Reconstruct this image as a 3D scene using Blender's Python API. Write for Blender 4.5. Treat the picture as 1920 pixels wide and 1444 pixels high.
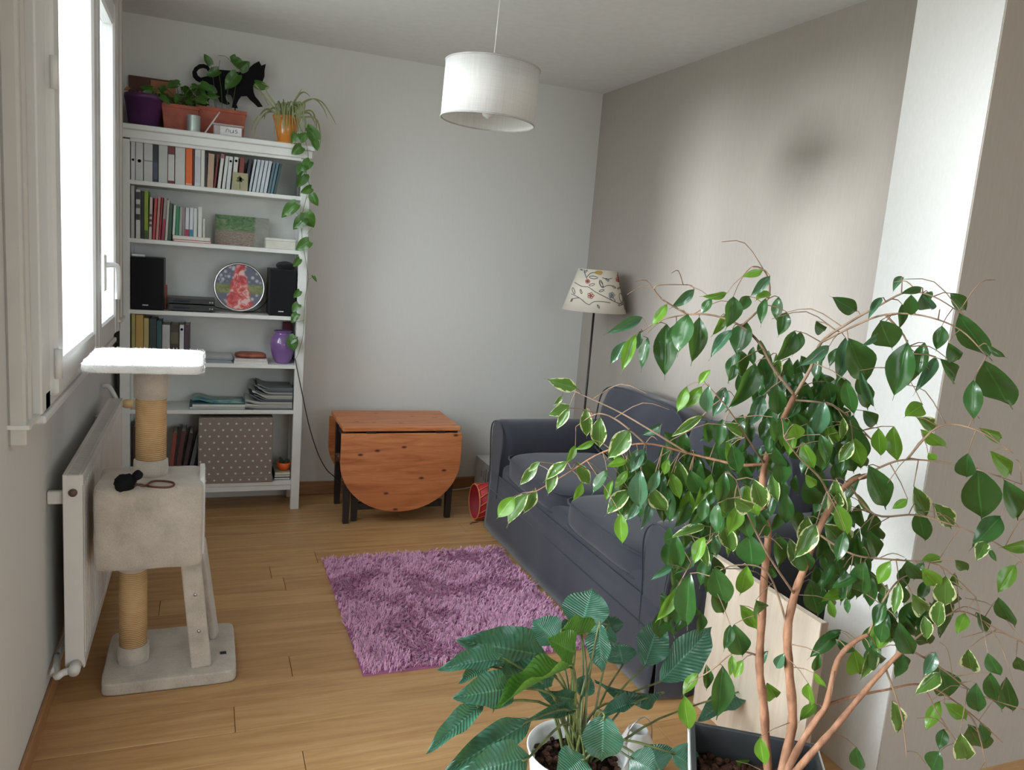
import bpy, bmesh, math, random
from mathutils import Vector, Matrix, noise
random.seed(7)
PI = math.pi
for o in list(bpy.data.objects):
    bpy.data.objects.remove(o, do_unlink=True)
S = bpy.context.scene
COL = S.collection

# ------------------------------------------------------------------ camera
F_PX, CAM_H = 1453.2, 1.4728
CAM = Vector((0, 0, CAM_H))
CR = Vector((0.92962986, -0.36008270, 0.07828621))
CU = Vector((-0.01426909, 0.17712091, 0.98408565))
CF = Vector((0.36820223, 0.91595874, -0.15952019))
cd = bpy.data.cameras.new('camera')
cam = bpy.data.objects.new('camera', cd); COL.objects.link(cam)
m3 = Matrix((CR, CU, -CF)).transposed()
cam.matrix_world = Matrix.Translation(CAM) @ m3.to_4x4()
cd.sensor_width = 36; cd.lens = F_PX / 1920 * 36; cd.clip_start = 0.02; cd.clip_end = 200
S.camera = cam

def at(px, py, ax, v):
    """world point seen at photo pixel (px,py) on the plane ax = v"""
    d = CF + (px - 960) / F_PX * CR + (722 - py) / F_PX * CU
    i = 'xyz'.index(ax)
    return CAM + d * ((v - CAM[i]) / d[i])

# ------------------------------------------------------------------ world, sun, exposure
W = bpy.data.worlds.new('world'); S.world = W; W.use_nodes = True
nt = W.node_tree; nt.nodes.clear()
wo = nt.nodes.new('ShaderNodeOutputWorld'); bg = nt.nodes.new('ShaderNodeBackground')
tc = nt.nodes.new('ShaderNodeTexCoord'); sx = nt.nodes.new('ShaderNodeSeparateXYZ')
cr = nt.nodes.new('ShaderNodeValToRGB')
mr = nt.nodes.new('ShaderNodeMapRange'); mr.inputs[1].default_value = -0.25; mr.inputs[2].default_value = 0.6
nt.links.new(tc.outputs['Generated'], sx.inputs[0]); nt.links.new(sx.outputs[2], mr.inputs[0])
nt.links.new(mr.outputs[0], cr.inputs[0])
e = cr.color_ramp.elements
e[0].position = 0.20; e[0].color = (0.30, 0.31, 0.30, 1)
e[1].position = 0.31; e[1].color = (0.60, 0.64, 0.68, 1)
x_ = e.new(0.95); x_.color = (0.93, 0.97, 1.0, 1)
nt.links.new(cr.outputs[0], bg.inputs[0]); bg.inputs[1].default_value = 10.5
nt.links.new(bg.outputs[0], wo.inputs[0])
W.cycles.sampling_method = 'MANUAL'; W.cycles.sample_map_resolution = 256

sd = bpy.data.lights.new('low_sun', 'SUN'); sun = bpy.data.objects.new('low_sun', sd); COL.objects.link(sun)
sd.energy = 3.3; sd.angle = math.radians(14); sd.color = (0.94, 0.97, 1.0)
sun.rotation_euler = Vector((1, -0.10, -0.075)).to_track_quat('-Z', 'Y').to_euler()

def portal(name, loc, rot, sx_, sy_):
    l = bpy.data.lights.new(name, 'AREA'); l.shape = 'RECTANGLE'; l.size = sx_; l.size_y = sy_
    l.cycles.is_portal = True
    o = bpy.data.objects.new(name, l); o.location = loc; o.rotation_euler = rot; COL.objects.link(o)
portal('portal_side', (-0.60, 3.15, 1.75), (0, -PI/2, 0), 1.5, 1.7)
portal('portal_side_near', (-0.60, 1.13, 1.26), (0, -PI/2, 0), 2.4, 1.7)
portal('portal_rear', (1.9, -3.15, 1.35), (PI/2, 0, 0), 2.2, 2.0)

S.view_settings.view_transform = 'Standard'
try: S.view_settings.look = 'None'
except Exception: pass
S.view_settings.gamma = 1.0
S.view_settings.use_curve_mapping = False
S.view_settings.exposure = 0.27
S.cycles.use_denoising = True
S.cycles.max_bounces = 10; S.cycles.diffuse_bounces = 6; S.cycles.transparent_max_bounces = 16
S.cycles.sample_clamp_indirect = 8
S.cycles.caustics_reflective = False; S.cycles.caustics_refractive = False

# ------------------------------------------------------------------ helpers
class MB:
    def __init__(s): s.v = []; s.f = []; s.m = []; s.smooth = []; s.cur = 0; s.sm = False
    def add(s, vs, fs, sm=None):
        b = len(s.v); s.v += [Vector(v) for v in vs]
        for f in fs:
            s.f.append([b + i for i in f]); s.m.append(s.cur); s.smooth.append(s.sm if sm is None else sm)
        return s
    def box(s, x0, x1, y0, y1, z0, z1, bev=0.0):
        if x1 < x0: x0, x1 = x1, x0
        if y1 < y0: y0, y1 = y1, y0
        if z1 < z0: z0, z1 = z1, z0
        if bev <= 0:
            vs = [(x, y, z) for z in (z0, z1) for y in (y0, y1) for x in (x0, x1)]
            return s.add(vs, [(0,2,3,1),(4,5,7,6),(0,1,5,4),(2,6,7,3),(0,4,6,2),(1,3,7,5)])
        b = min(bev, (x1-x0)*.45, (y1-y0)*.45, (z1-z0)*.45)
        c = [(x0,x1),(y0,y1),(z0,z1)]
        vs = []; idx = {}
        for ix in (0,1):
            for iy in (0,1):
                for iz in (0,1):
                    for a in (0,1,2):
                        p = [c[0][ix], c[1][iy], c[2][iz]]
                        for k, i in enumerate((ix,iy,iz)):
                            if k != a: p[k] += b if i == 0 else -b
                        idx[(ix,iy,iz,a)] = len(vs); vs.append(tuple(p))
        fs = []
        def face(keys): fs.append([idx[k] for k in keys])
        for a in (0,1,2):
            u, w = [(1,2),(2,0),(0,1)][a]
            for sgn in (0,1):
                loop = [(0,0),(1,0),(1,1),(0,1)]
                if sgn == 0: loop = loop[::-1]
                ks = []
                for (p, q) in loop:
                    t = [0,0,0]; t[a] = sgn; t[u] = p; t[w] = q; ks.append((t[0],t[1],t[2],a))
                face(ks)
        for a in (0,1,2):   # edges along a
            u, w = [(1,2),(2,0),(0,1)][a]
            for p in (0,1):
                for q in (0,1):
                    def K(sa, ax):
                        t = [0,0,0]; t[a] = sa; t[u] = p; t[w] = q; return (t[0],t[1],t[2],ax)
                    l = [K(0,u), K(1,u), K(1,w), K(0,w)]
                    if p != q: l = l[::-1]
                    face(l)
        for ix in (0,1):
            for iy in (0,1):
                for iz in (0,1):
                    l = [(ix,iy,iz,0),(ix,iy,iz,1),(ix,iy,iz,2)]
                    if (ix+iy+iz) % 2 == 0: l = l[::-1]
                    face(l)
        return s.add(vs, fs)
    def tube(s, pts, r, n=8, cap=True, closed=False):
        pts = [Vector(p) for p in pts]; N = len(pts)
        rs = r if isinstance(r, (list, tuple)) else [r] * N
        up = Vector((0.13, 0.21, 0.97)); prev = None; rings = []
        vs = []
        for i, p in enumerate(pts):
            if closed: t = pts[(i+1) % N] - pts[i-1]
            else: t = pts[min(i+1, N-1)] - pts[max(i-1, 0)]
            if t.length < 1e-9: t = Vector((0,0,1))
            t.normalize()
            if prev is None:
                a = up if abs(t.dot(up)) < .95 else Vector((1,0,0))
                x = (a - t * a.dot(t)).normalized()
            else:
                x = (prev - t * prev.dot(t))
                x = x.normalized() if x.length > 1e-6 else prev
            prev = x; y = t.cross(x)
            for k in range(n):
                an = 2*PI*k/n; vs.append(p + (x*math.cos(an) + y*math.sin(an)) * rs[i])
        fs = []
        for i in range(N if closed else N-1):
            j = (i+1) % N
            for k in range(n): fs.append((i*n+k, i*n+(k+1)%n, j*n+(k+1)%n, j*n+k))
        if cap and not closed:
            fs.append(tuple(range(n))[::-1]); fs.append(tuple((N-1)*n+k for k in range(n)))
        return s.add(vs, fs, True)
    def lathe(s, c, prof, n=32, sm=True):
        """prof: (r,z) list, axis z through c"""
        vs = []; fs = []
        for r, z in prof:
            for k in range(n):
                a = 2*PI*k/n; vs.append((c[0]+r*math.cos(a), c[1]+r*math.sin(a), c[2]+z))
        for i in range(len(prof)-1):
            for k in range(n): fs.append((i*n+k, i*n+(k+1)%n, (i+1)*n+(k+1)%n, (i+1)*n+k))
        if prof[0][0] > 1e-6: fs.append(tuple(range(n))[::-1])
        if prof[-1][0] > 1e-6: fs.append(tuple((len(prof)-1)*n+k for k in range(n)))
        return s.add(vs, fs, sm)
    def shell(s, c, prof, n=40):
        vs = []; fs = []
        for r, z in prof:
            for k in range(n):
                a = 2*PI*k/n; vs.append((c[0]+r*math.cos(a), c[1]+r*math.sin(a), c[2]+z))
        for i in range(len(prof)-1):
            for k in range(n): fs.append((i*n+k, i*n+(k+1)%n, (i+1)*n+(k+1)%n, (i+1)*n+k))
        return s.add(vs, fs, True)
    def prism(s, poly, e0, e1, sm=False):
        """poly: list of Vectors (3D, planar), extruded from +e0 to +e1 offset vectors"""
        n = len(poly); e0 = Vector(e0); e1 = Vector(e1)
        vs = [Vector(p)+e0 for p in poly] + [Vector(p)+e1 for p in poly]
        fs = [tuple(range(n)), tuple(range(2*n-1, n-1, -1))]
        s.add(vs, fs, False)
        b = len(s.v) - 2*n
        for i in range(n):
            s.f.append([b+i, b+n+i, b+n+(i+1)%n, b+(i+1)%n]); s.m.append(s.cur); s.smooth.append(sm)
        return s
    def rbox(s, x0, x1, y0, y1, z0, z1, e=7.0, n=14, puff=(0,0,0), wr=0.0, seed=0, wscale=6.0):
        """soft rounded cushion"""
        c = Vector(((x0+x1)/2, (y0+y1)/2, (z0+z1)/2)); h = Vector(((x1-x0)/2, (y1-y0)/2, (z1-z0)/2))
        idx = {}; vs = []; fs = []
        def V(i, j, k):
            key = (i, j, k)
            if key in idx: return idx[key]
            p = [math.sin((2*t/n-1)*PI/2*0.98)/math.sin(PI/2*0.98) for t in (i, j, k)]
            mx = max(abs(q) for q in p); nm = sum(abs(q)**e for q in p)**(1/e)
            q = [t * mx / nm for t in p]
            P = Vector((q[0]*h.x, q[1]*h.y, q[2]*h.z))
            P.x *= 1 + puff[0]*(1-q[1]**2)*(1-q[2]**2)
            P.y *= 1 + puff[1]*(1-q[0]**2)*(1-q[2]**2)
            P.z *= 1 + puff[2]*(1-q[0]**2)*(1-q[1]**2)
            P += c
            if wr:
                nn = noise.noise(Vector((P.x*wscale+seed, P.y*wscale*1.3, P.z*wscale)))
                nn += .5*noise.noise(Vector((P.x*wscale*2.7+seed, P.y*wscale*2.2, P.z*wscale*3)))
                d = (P - c).normalized(); P += d * nn * wr
            idx[key] = len(vs); vs.append(P); return idx[key]
        for a in (0, 1, 2):
            for sgn in (0, n):
                for i in range(n):
                    for j in range(n):
                        def K(p, q):
                            t = [0,0,0]; t[a] = sgn; t[(a+1)%3] = p; t[(a+2)%3] = q; return V(*t)
                        f = [K(i,j), K(i+1,j), K(i+1,j+1), K(i,j+1)]
                        fs.append(f if sgn else f[::-1])
        return s.add(vs, fs, True)
    def rot(s, start, M):
        for i in range(start, len(s.v)): s.v[i] = M @ s.v[i]
        return s
    def build(s, name, mats, parent=None, kind=None, label=None, origin=None):
        me = bpy.data.meshes.new(name)
        org = Vector(origin) if origin is not None else (root_loc(parent) if parent else Vector((0,0,0)))
        me.from_pydata([tuple(v - org) for v in s.v], [], s.f)
        if not isinstance(mats, (list, tuple)): mats = [mats]
        for m in mats: me.materials.append(m)
        me.polygons.foreach_set('material_index', s.m)
        me.polygons.foreach_set('use_smooth', s.smooth)
        me.validate(); me.update()
        o = bpy.data.objects.new(name, me); COL.objects.link(o)
        if parent: o.parent = parent
        else: o.location = org
        if kind: o['kind'] = kind
        if label: o['label'] = label
        return o

def root_loc(o):
    p = Vector((0,0,0))
    while o is not None:
        p += o.location; o = o.parent
    return p
def tag(o, label, cat, group=None):
    o['label'] = label; o['category'] = cat
    if group: o['group'] = group
    return o
def thing(name, label, cat, loc=(0,0,0), group=None):
    o = bpy.data.objects.new(name, None); COL.objects.link(o); o.location = Vector(loc)
    o.empty_display_size = .05
    return tag(o, label, cat, group)
def struct(name, mb, m, origin=None):
    return mb.build(name, m, kind='structure', origin=origin)
def B(*a, **k): return MB().box(*a, **k)
def smoothpath(pts, n=6):
    P = [Vector(p) for p in pts]; out = []
    for i in range(len(P)-1):
        a = P[max(i-1,0)]; b = P[i]; c = P[i+1]; d = P[min(i+2, len(P)-1)]
        for k in range(n):
            t = k/n
            out.append(.5*((2*b) + (c-a)*t + (2*a-5*b+4*c-d)*t*t + (3*b-a-3*c+d)*t**3))
    out.append(P[-1]); return out

# ------------------------------------------------------------------ materials
def lin(c):
    if isinstance(c, str):
        c = [int(c[i:i+2], 16)/255 for i in (0, 2, 4)]
        return tuple(x/12.92 if x <= .04045 else ((x+.055)/1.055)**2.4 for x in c) + (1,)
    return tuple(c) + (1,) if len(c) == 3 else tuple(c)
class N:
    def __init__(s, name):
        s.m = bpy.data.materials.new(name); s.m.use_nodes = True; s.t = s.m.node_tree
        s.p = s.t.nodes['Principled BSDF']; s.out = s.t.nodes['Material Output']
    def n(s, typ, **kw):
        x = s.t.nodes.new(typ)
        for k, v in kw.items(): setattr(x, k, v)
        return x
    def l(s, a, b): s.t.links.new(a, b)
    def coord(s, kind='Object', scale=(1,1,1), rot=(0,0,0), rand=0):
        t = s.n('ShaderNodeTexCoord'); mp = s.n('ShaderNodeMapping')
        mp.inputs['Scale'].default_value = scale; mp.inputs['Rotation'].default_value = rot
        s.l(t.outputs[kind], mp.inputs[0])
        if rand:
            oi = s.n('ShaderNodeObjectInfo'); vm = s.n('ShaderNodeVectorMath', operation='SCALE')
            cx = s.n('ShaderNodeCombineXYZ'); s.l(oi.outputs['Random'], cx.inputs[0]); s.l(oi.outputs['Random'], cx.inputs[1]); s.l(oi.outputs['Random'], cx.inputs[2])
            s.l(cx.outputs[0], vm.inputs[0]); vm.inputs['Scale'].default_value = rand; s.l(vm.outputs[0], mp.inputs['Location'])
        return mp.outputs[0]
    def noise(s, vec, scale=5, detail=3, rough=.5, dist=0):
        x = s.n('ShaderNodeTexNoise'); x.inputs['Scale'].default_value = scale; x.inputs['Detail'].default_value = detail
        x.inputs['Roughness'].default_value = rough; x.inputs['Distortion'].default_value = dist
        if vec is not None: s.l(vec, x.inputs['Vector'])
        return x.outputs[0]
    def ramp(s, fac, stops):
        x = s.n('ShaderNodeValToRGB'); e = x.color_ramp.elements
        while len(e) < len(stops): e.new(.5)
        for i, (p, c) in enumerate(stops): e[i].position = p; e[i].color = lin(c)
        s.l(fac, x.inputs[0]); return x.outputs[0]
    def mix(s, fac, a, b, mode='MIX'):
        x = s.n('ShaderNodeMix', data_type='RGBA', blend_type=mode)
        for i, v in ((0, fac), (6, a), (7, b)):
            if isinstance(v, (int, float)): x.inputs[i].default_value = v
            elif isinstance(v, (tuple, list, str)): x.inputs[i].default_value = lin(v)
            else: s.l(v, x.inputs[i])
        return x.outputs[2]
    def math(s, op, a, b=None, c=None):
        x = s.n('ShaderNodeMath', operation=op)
        for i, v in enumerate((a, b, c)):
            if v is None: continue
            if isinstance(v, (int, float)): x.inputs[i].default_value = v
            else: s.l(v, x.inputs[i])
        return x.outputs[0]
    def bump(s, h, strength=.2, dist=.01):
        x = s.n('ShaderNodeBump'); x.inputs['Strength'].default_value = strength; x.inputs['Distance'].default_value = dist
        s.l(h, x.inputs['Height']); s.l(x.outputs[0], s.p.inputs['Normal']); return x
    def set(s, col=None, rough=None, metal=None, **kw):
        if col is not None:
            if isinstance(col, (tuple, list, str)): s.p.inputs['Base Color'].default_value = lin(col)
            else: s.l(col, s.p.inputs['Base Color'])
        if rough is not None: s.p.inputs['Roughness'].default_value = rough
        if metal is not None: s.p.inputs['Metallic'].default_value = metal
        for k, v in kw.items(): s.p.inputs[k.replace('_', ' ')].default_value = v
        return s.m
def flat(name, col, rough=.6, bump=.08, scale=60, var=.06, metal=0, spec=.5, **kw):
    g = N(name); c = lin(col); v = g.coord('Object')
    nz = g.noise(v, scale*.25, 3)
    d = tuple(max(0, x*(1-var*2)) for x in c[:3]); u = tuple(min(1, x*(1+var)) for x in c[:3])
    g.set(g.ramp(nz, [(.35, d), (.65, u)]), rough, metal, Specular_IOR_Level=spec, **kw)
    if bump: g.bump(g.noise(v, scale, 3), bump, .003)
    return g.m
def fabric(name, col, rough=.95, var=.15, weave=500, sheen=.3, bump=.35, big=3):
    g = N(name); c = lin(col); v = g.coord('Object')
    nz = g.noise(v, big, 4, .6); fine = g.noise(v, weave, 2)
    d = tuple(x*(1-var) for x in c[:3]); u = tuple(min(1, x*(1+var)) for x in c[:3])
    cc = g.mix(.25, g.ramp(nz, [(.3, d), (.7, u)]), g.ramp(fine, [(.3, d), (.7, u)]))
    g.set(cc, rough, 0, Sheen_Weight=sheen, Specular_IOR_Level=.2)
    g.bump(fine, bump, .002); return g.m
def wood(name, dark, mid, light, scale=(1.2, 14, 14), rand=9, rough=.45, knots=0, bump=.1, vary=0.0):
    g = N(name); v = g.coord('Object', scale, rand=rand)
    nz = g.noise(v, 2.2, 6, .6, .6)
    c = g.ramp(nz, [(.28, dark), (.5, mid), (.72, light)])
    fine = g.noise(g.coord('Object', (scale[0]*3, scale[1]*6, scale[2]*6), rand=rand), 6, 3)
    c = g.mix(.22, c, g.ramp(fine, [(.3, dark), (.7, light)]))
    if knots:
        vo = g.n('ShaderNodeTexVoronoi'); vo.inputs['Scale'].default_value = knots
        g.l(g.coord('Object', (1, 2.2, 2.2)), vo.inputs['Vector'])
        k = g.ramp(vo.outputs['Distance'], [(.07, (1,1,1)), (.16, (0,0,0))])
        c = g.mix(k, c, tuple(x*.35 for x in lin(dark)[:3]))
    if vary:
        oi = g.n('ShaderNodeObjectInfo')
        c = g.mix(g.math('MULTIPLY', oi.outputs['Random'], vary), c, dark)
    g.set(c, rough); g.bump(nz, bump, .002); return g.m
def pine_mat():
    g = N('stained_pine'); v = g.coord('Object', (1.1, 11, 11), rand=3)
    nz = g.noise(v, 2.6, 6, .62, .9)
    c = g.ramp(nz, [(.30, (.34,.095,.028)), (.5, (.56,.195,.065)), (.70, (.68,.28,.11))])
    sp = g.n('ShaderNodeSeparateXYZ'); g.l(g.coord('Object'), sp.inputs[0])
    st = g.math('FLOOR', g.math('MULTIPLY', g.math('SUBTRACT', sp.outputs[2], g.math('MULTIPLY', sp.outputs[1], 1.0)), 17.0))
    wn = g.n('ShaderNodeTexWhiteNoise', noise_dimensions='1D'); g.l(st, wn.inputs['W'])
    c = g.mix(g.math('MULTIPLY', wn.outputs['Value'], .45), c, (.42,.125,.04))
    vo = g.n('ShaderNodeTexVoronoi', voronoi_dimensions='2D'); vo.inputs['Scale'].default_value = 6.2
    cb = g.n('ShaderNodeCombineXYZ'); g.l(g.math('MULTIPLY', sp.outputs[0], .62), cb.inputs[0]); g.l(g.math('MULTIPLY', g.math('SUBTRACT', sp.outputs[2], sp.outputs[1]), 1.3), cb.inputs[1]); g.l(cb.outputs[0], vo.inputs['Vector'])
    k = g.ramp(vo.outputs['Distance'], [(.03, (1,1,1)), (.075, (0,0,0))])
    c = g.mix(k, c, (.09,.02,.01)); g.set(c, .4); g.bump(nz, .08, .002); return g.m
def glassmat(name, tint=(.97, .99, .99), gloss=.08):
    g = N(name); t = g.n('ShaderNodeBsdfTransparent'); t.inputs[0].default_value = lin(tint)
    gl = g.n('ShaderNodeBsdfGlossy'); gl.inputs['Roughness'].default_value = .03
    lw = g.n('ShaderNodeLayerWeight'); lw.inputs[0].default_value = .25
    mx = g.n('ShaderNodeMixShader'); g.l(g.math('MULTIPLY', lw.outputs['Fresnel'], .6), mx.inputs[0])
    g.l(t.outputs[0], mx.inputs[1]); g.l(gl.outputs[0], mx.inputs[2]); g.l(mx.outputs[0], g.out.inputs[0]); return g.m

def wallpaper(name, col, streak=.05, bump=.15, sc=(160, 160, 14)):
    g = N(name); v = g.coord('Object', sc); nz = g.noise(v, 1.0, 4, .6); c = lin(col)
    d = tuple(x*(1-streak) for x in c[:3]); u = tuple(min(1, x*(1+streak)) for x in c[:3])
    g.set(g.ramp(nz, [(.3, d), (.7, u)]), .85, 0, Specular_IOR_Level=.25)
    g.bump(g.noise(g.coord('Object', (1,1,1)), 260, 3), bump, .001); return g.m
M = {}
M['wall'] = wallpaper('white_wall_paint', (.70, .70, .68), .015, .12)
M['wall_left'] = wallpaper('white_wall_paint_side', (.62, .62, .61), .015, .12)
M['taupe'] = wallpaper('taupe_wallpaper', (.365, .328, .292), .035, .25)
M['pillar'] = wallpaper('pale_textured_wallpaper', (.66, .65, .63), .03, .35, (150, 150, 60))
M['ceil'] = flat('ceiling_paint', (.74, .75, .73), .9, .1, 90, .015)
M['oak'] = wood('oak_floor', (.33, .165, .062), (.51, .295, .125), (.62, .395, .19), (1.0, 13, 13), 17, .38, 0, .08, .35)
M['oak_dark'] = flat('floor_gap', (.10, .05, .02), .8)
M['base'] = wood('oak_skirting', (.24, .11, .045), (.34, .17, .07), (.42, .23, .11), (1.5, 1.5, 20), 5, .5)
M['white'] = flat('white_painted_wood', (.72, .73, .71), .42, .05, 40, .02)
M['pvc'] = flat('white_pvc', (.74, .74, .73), .35, .02, 30, .01)
M['shut'] = flat('cream_pvc_shutter', (.60, .58, .55), .45, .03, 30, .02)
M['glass'] = glassmat('window_glass')
M['rad'] = flat('radiator_enamel', (.68, .66, .63), .4, .03, 40, .02)
M['pine'] = pine_mat()
M['blackwood'] = flat('black_brown_wood', (.018, .012, .011), .45, .1, 50, .1)
M['birch'] = wood('pale_birch', (.62, .50, .38), (.72, .61, .49), (.78, .68, .57), (14, 14, 1.3), 3, .5)
M['birch_edge'] = flat('beech_edge', (.30, .22, .16), .6)
M['sofa'] = fabric('charcoal_cotton', (.040, .042, .057), .9, .22, 420, .25, .4, 4)
M['sofa_pipe'] = fabric('charcoal_piping', (.038, .040, .052), .9, .15, 420, .2, .3, 4)
M['plush'] = fabric('beige_plush', (.46, .405, .345), 1.0, .26, 260, .6, 1.0, 11)
M['plush_white'] = fabric('white_plush', (.74, .73, .72), 1.0, .08, 300, .6, 1.0, 14)
M['rope'] = None
g = N('sisal_rope'); v = g.coord('Object')
wv = g.n('ShaderNodeTexWave', wave_type='BANDS', bands_direction='Z'); wv.inputs['Scale'].default_value = 48; wv.inputs['Distortion'].default_value = 1.2; wv.inputs['Detail'].default_value = 2
g.l(v, wv.inputs['Vector']); nz = g.noise(v, 30, 4)
g.set(g.mix(.4, g.ramp(wv.outputs[0], [(.1, (.40, .235, .10)), (.6, (.60, .39, .19))]), g.ramp(nz, [(.3, (.48, .29, .13)), (.7, (.66, .45, .24))])), .85)
g.bump(wv.outputs[0], .5, .003); M['rope'] = g.m
M['linen'] = None
g = N('white_linen_shade'); v = g.coord('Object', (260, 260, 8)); nz = g.noise(v, 1, 4, .6); v2 = g.noise(g.coord('Object', (9, 9, 300)), 1, 3)
cc = g.mix(.4, g.ramp(nz, [(.3, (.66, .64, .61)), (.7, (.80, .79, .77))]), g.ramp(v2, [(.3, (.68, .66, .63)), (.7, (.80, .79, .77))]))
g.set(cc, .8, 0); g.bump(nz, .2, .001)
tr = g.n('ShaderNodeBsdfTranslucent'); g.l(cc, tr.inputs[0]); mx = g.n('ShaderNodeMixShader'); mx.inputs[0].default_value = .22
g.l(g.p.outputs[0], mx.inputs[1]); g.l(tr.outputs[0], mx.inputs[2]); g.l(mx.outputs[0], g.out.inputs[0]); M['linen'] = g.m
M['cream'] = fabric('cream_cotton_shade', (.74, .68, .58), .85, .05, 500, .1, .2)
M['chrome'] = flat('brushed_metal', (.62, .62, .62), .3, .02, 40, .03, 1.0)
M['wire'] = flat('white_wire', (.78, .77, .74), .5, 0)
M['blackp'] = flat('black_plastic', (.012, .012, .013), .45, .05, 80, .1)
M['blackcab'] = fabric('black_speaker_cloth', (.012, .012, .014), .9, .2, 800, .1, .3)
M['blackmat'] = flat('matt_black_card', (.006, .006, .007), .8, .05, 60, .1, 0, .15)
M['paper'] = flat('paper_pages', (.70, .68, .62), .9, .3, 300, .04)
M['soil'] = None
g = N('bark_soil'); v = g.coord('Object'); nz = g.noise(v, 60, 4, .7)
g.set(g.ramp(nz, [(.3, (.02, .008, .005)), (.55, (.10, .035, .02)), (.75, (.22, .10, .06))]), .9); g.bump(nz, 1.0, .02); M['soil'] = g.m
M['terra'] = flat('terracotta_plastic', (.42, .10, .055), .6, .1, 60, .12)
M['purple'] = flat('purple_pot', (.10, .030, .12), .45, .04, 30, .08)
M['lilac'] = flat('lilac_glaze', (.22, .12, .33), .18, .04, 30, .08, Coat_Weight=.6)
M['orange'] = flat('orange_glaze', (.66, .24, .03), .25, .03, 30, .1, Coat_Weight=.5)
M['redorange'] = flat('orange_plastic', (.80, .13, .02), .4, .02)
M['potwhite'] = flat('white_pot', (.72, .73, .74), .35, .03, 30, .03)
M['potdark'] = flat('anthracite_plastic', (.035, .037, .040), .45, .08, 60, .1)
M['bark'] = None
g = N('ficus_bark'); v = g.coord('Object', (30, 30, 9)); nz = g.noise(v, 1.5, 5, .65)
g.set(g.ramp(nz, [(.3, (.15, .065, .035)), (.55, (.30, .145, .080)), (.75, (.42, .24, .145))]), .75); g.bump(nz, .5, .004); M['bark'] = g.m
M['twig'] = flat('twig_bark', (.26, .17, .11), .8, .2, 80, .2)
M['stem'] = flat('green_stem', (.13, .16, .05), .5, .05, 60, .3)
M['vinestem'] = flat('vine_stem', (.12, .17, .05), .5, .05, 60, .2)
M['brass'] = flat('brass_knob', (.62, .44, .22), .35, .02, 40, .1)
M['brown'] = flat('brown_leather', (.09, .025, .015), .5, .1, 80, .2)
M['redbrown'] = flat('russet_leather', (.33, .10, .06), .5, .2, 60, .25)

def leafmat(name, base, light, kind='plain', rough=.3, cream=(.72, .74, .42), trans=.25):
    """u across (0..1), v base to tip"""
    g = N(name); uv = g.n('ShaderNodeTexCoord'); sp = g.n('ShaderNodeSeparateXYZ'); g.l(uv.outputs['UV'], sp.inputs[0])
    u = g.math('ABSOLUTE', g.math('MULTIPLY_ADD', sp.outputs[0], 2.0, -1.0))
    oi = g.n('ShaderNodeObjectInfo')
    nz = g.noise(g.coord('Object', (1,1,1), rand=7), 3.5, 4, .6)
    c = g.mix(nz, base, light)
    c = g.mix(g.math('MULTIPLY', oi.outputs['Random'], .5), c, tuple(x*.55 for x in lin(base)[:3]))
    rib = g.ramp(u, [(.0, (1,1,1)), (.07, (0,0,0))])
    c = g.mix(g.math('MULTIPLY', rib, .45), c, tuple(min(1, x*2.2) for x in lin(light)[:3]))
    if kind == 'var':
        e = g.math('ADD', u, g.math('MULTIPLY', g.math('SUBTRACT', g.noise(g.coord('Object', (1,1,1), rand=11), 5, 3, .6), .5), 1.1))
        mk = g.ramp(e, [(.80, (0,0,0)), (.86, (1,1,1))])
        c = g.mix(mk, c, cream)
    h = None
    if kind == 'rib':
        w = g.math('SINE', g.math('MULTIPLY', g.math('SUBTRACT', sp.outputs[1], g.math('MULTIPLY', u, .16)), 118.0))
        h = w
        c = g.mix(g.math('MULTIPLY', g.math('MULTIPLY_ADD', w, .5, .5), .22), c, light)
    g.set(c, rough, 0, Specular_IOR_Level=.5, Coat_Weight=.15)
    if h is not None: g.bump(h, .5, .004)
    else: g.bump(rib, .3, .002)
    if trans:
        tr = g.n('ShaderNodeBsdfTranslucent'); g.l(g.mix(.5, c, (.25, .42, .05)), tr.inputs[0])
        mx = g.n('ShaderNodeMixShader'); mx.inputs[0].default_value = trans
        g.l(g.p.outputs[0], mx.inputs[1]); g.l(tr.outputs[0], mx.inputs[2]); g.l(mx.outputs[0], g.out.inputs[0])
    return g.m
M['leaf'] = leafmat('ficus_leaf', (.017, .068, .017), (.042, .14, .032))
M['leaf_var'] = leafmat('ficus_leaf_variegated', (.06, .15, .025), (.12, .24, .05), 'var', .35)
M['leaf_bright'] = leafmat('ficus_leaf_young', (.10, .26, .02), (.20, .40, .045), 'plain', .35, trans=.4)
M['leaf_pale'] = leafmat('ficus_leaf_glossy', (.045, .13, .07), (.09, .20, .11), 'plain', .22, trans=.15)
M['lily'] = leafmat('lily_leaf', (.018, .085, .055), (.075, .22, .14), 'rib', .24, trans=.15)
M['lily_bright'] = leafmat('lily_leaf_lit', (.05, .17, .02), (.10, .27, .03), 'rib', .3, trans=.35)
M['pothos'] = leafmat('pothos_leaf', (.035, .12, .015), (.08, .22, .03), 'plain', .3, trans=.25)
M['spider'] = leafmat('spider_leaf', (.16, .22, .08), (.50, .52, .28), 'plain', .4, trans=.25)

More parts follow.
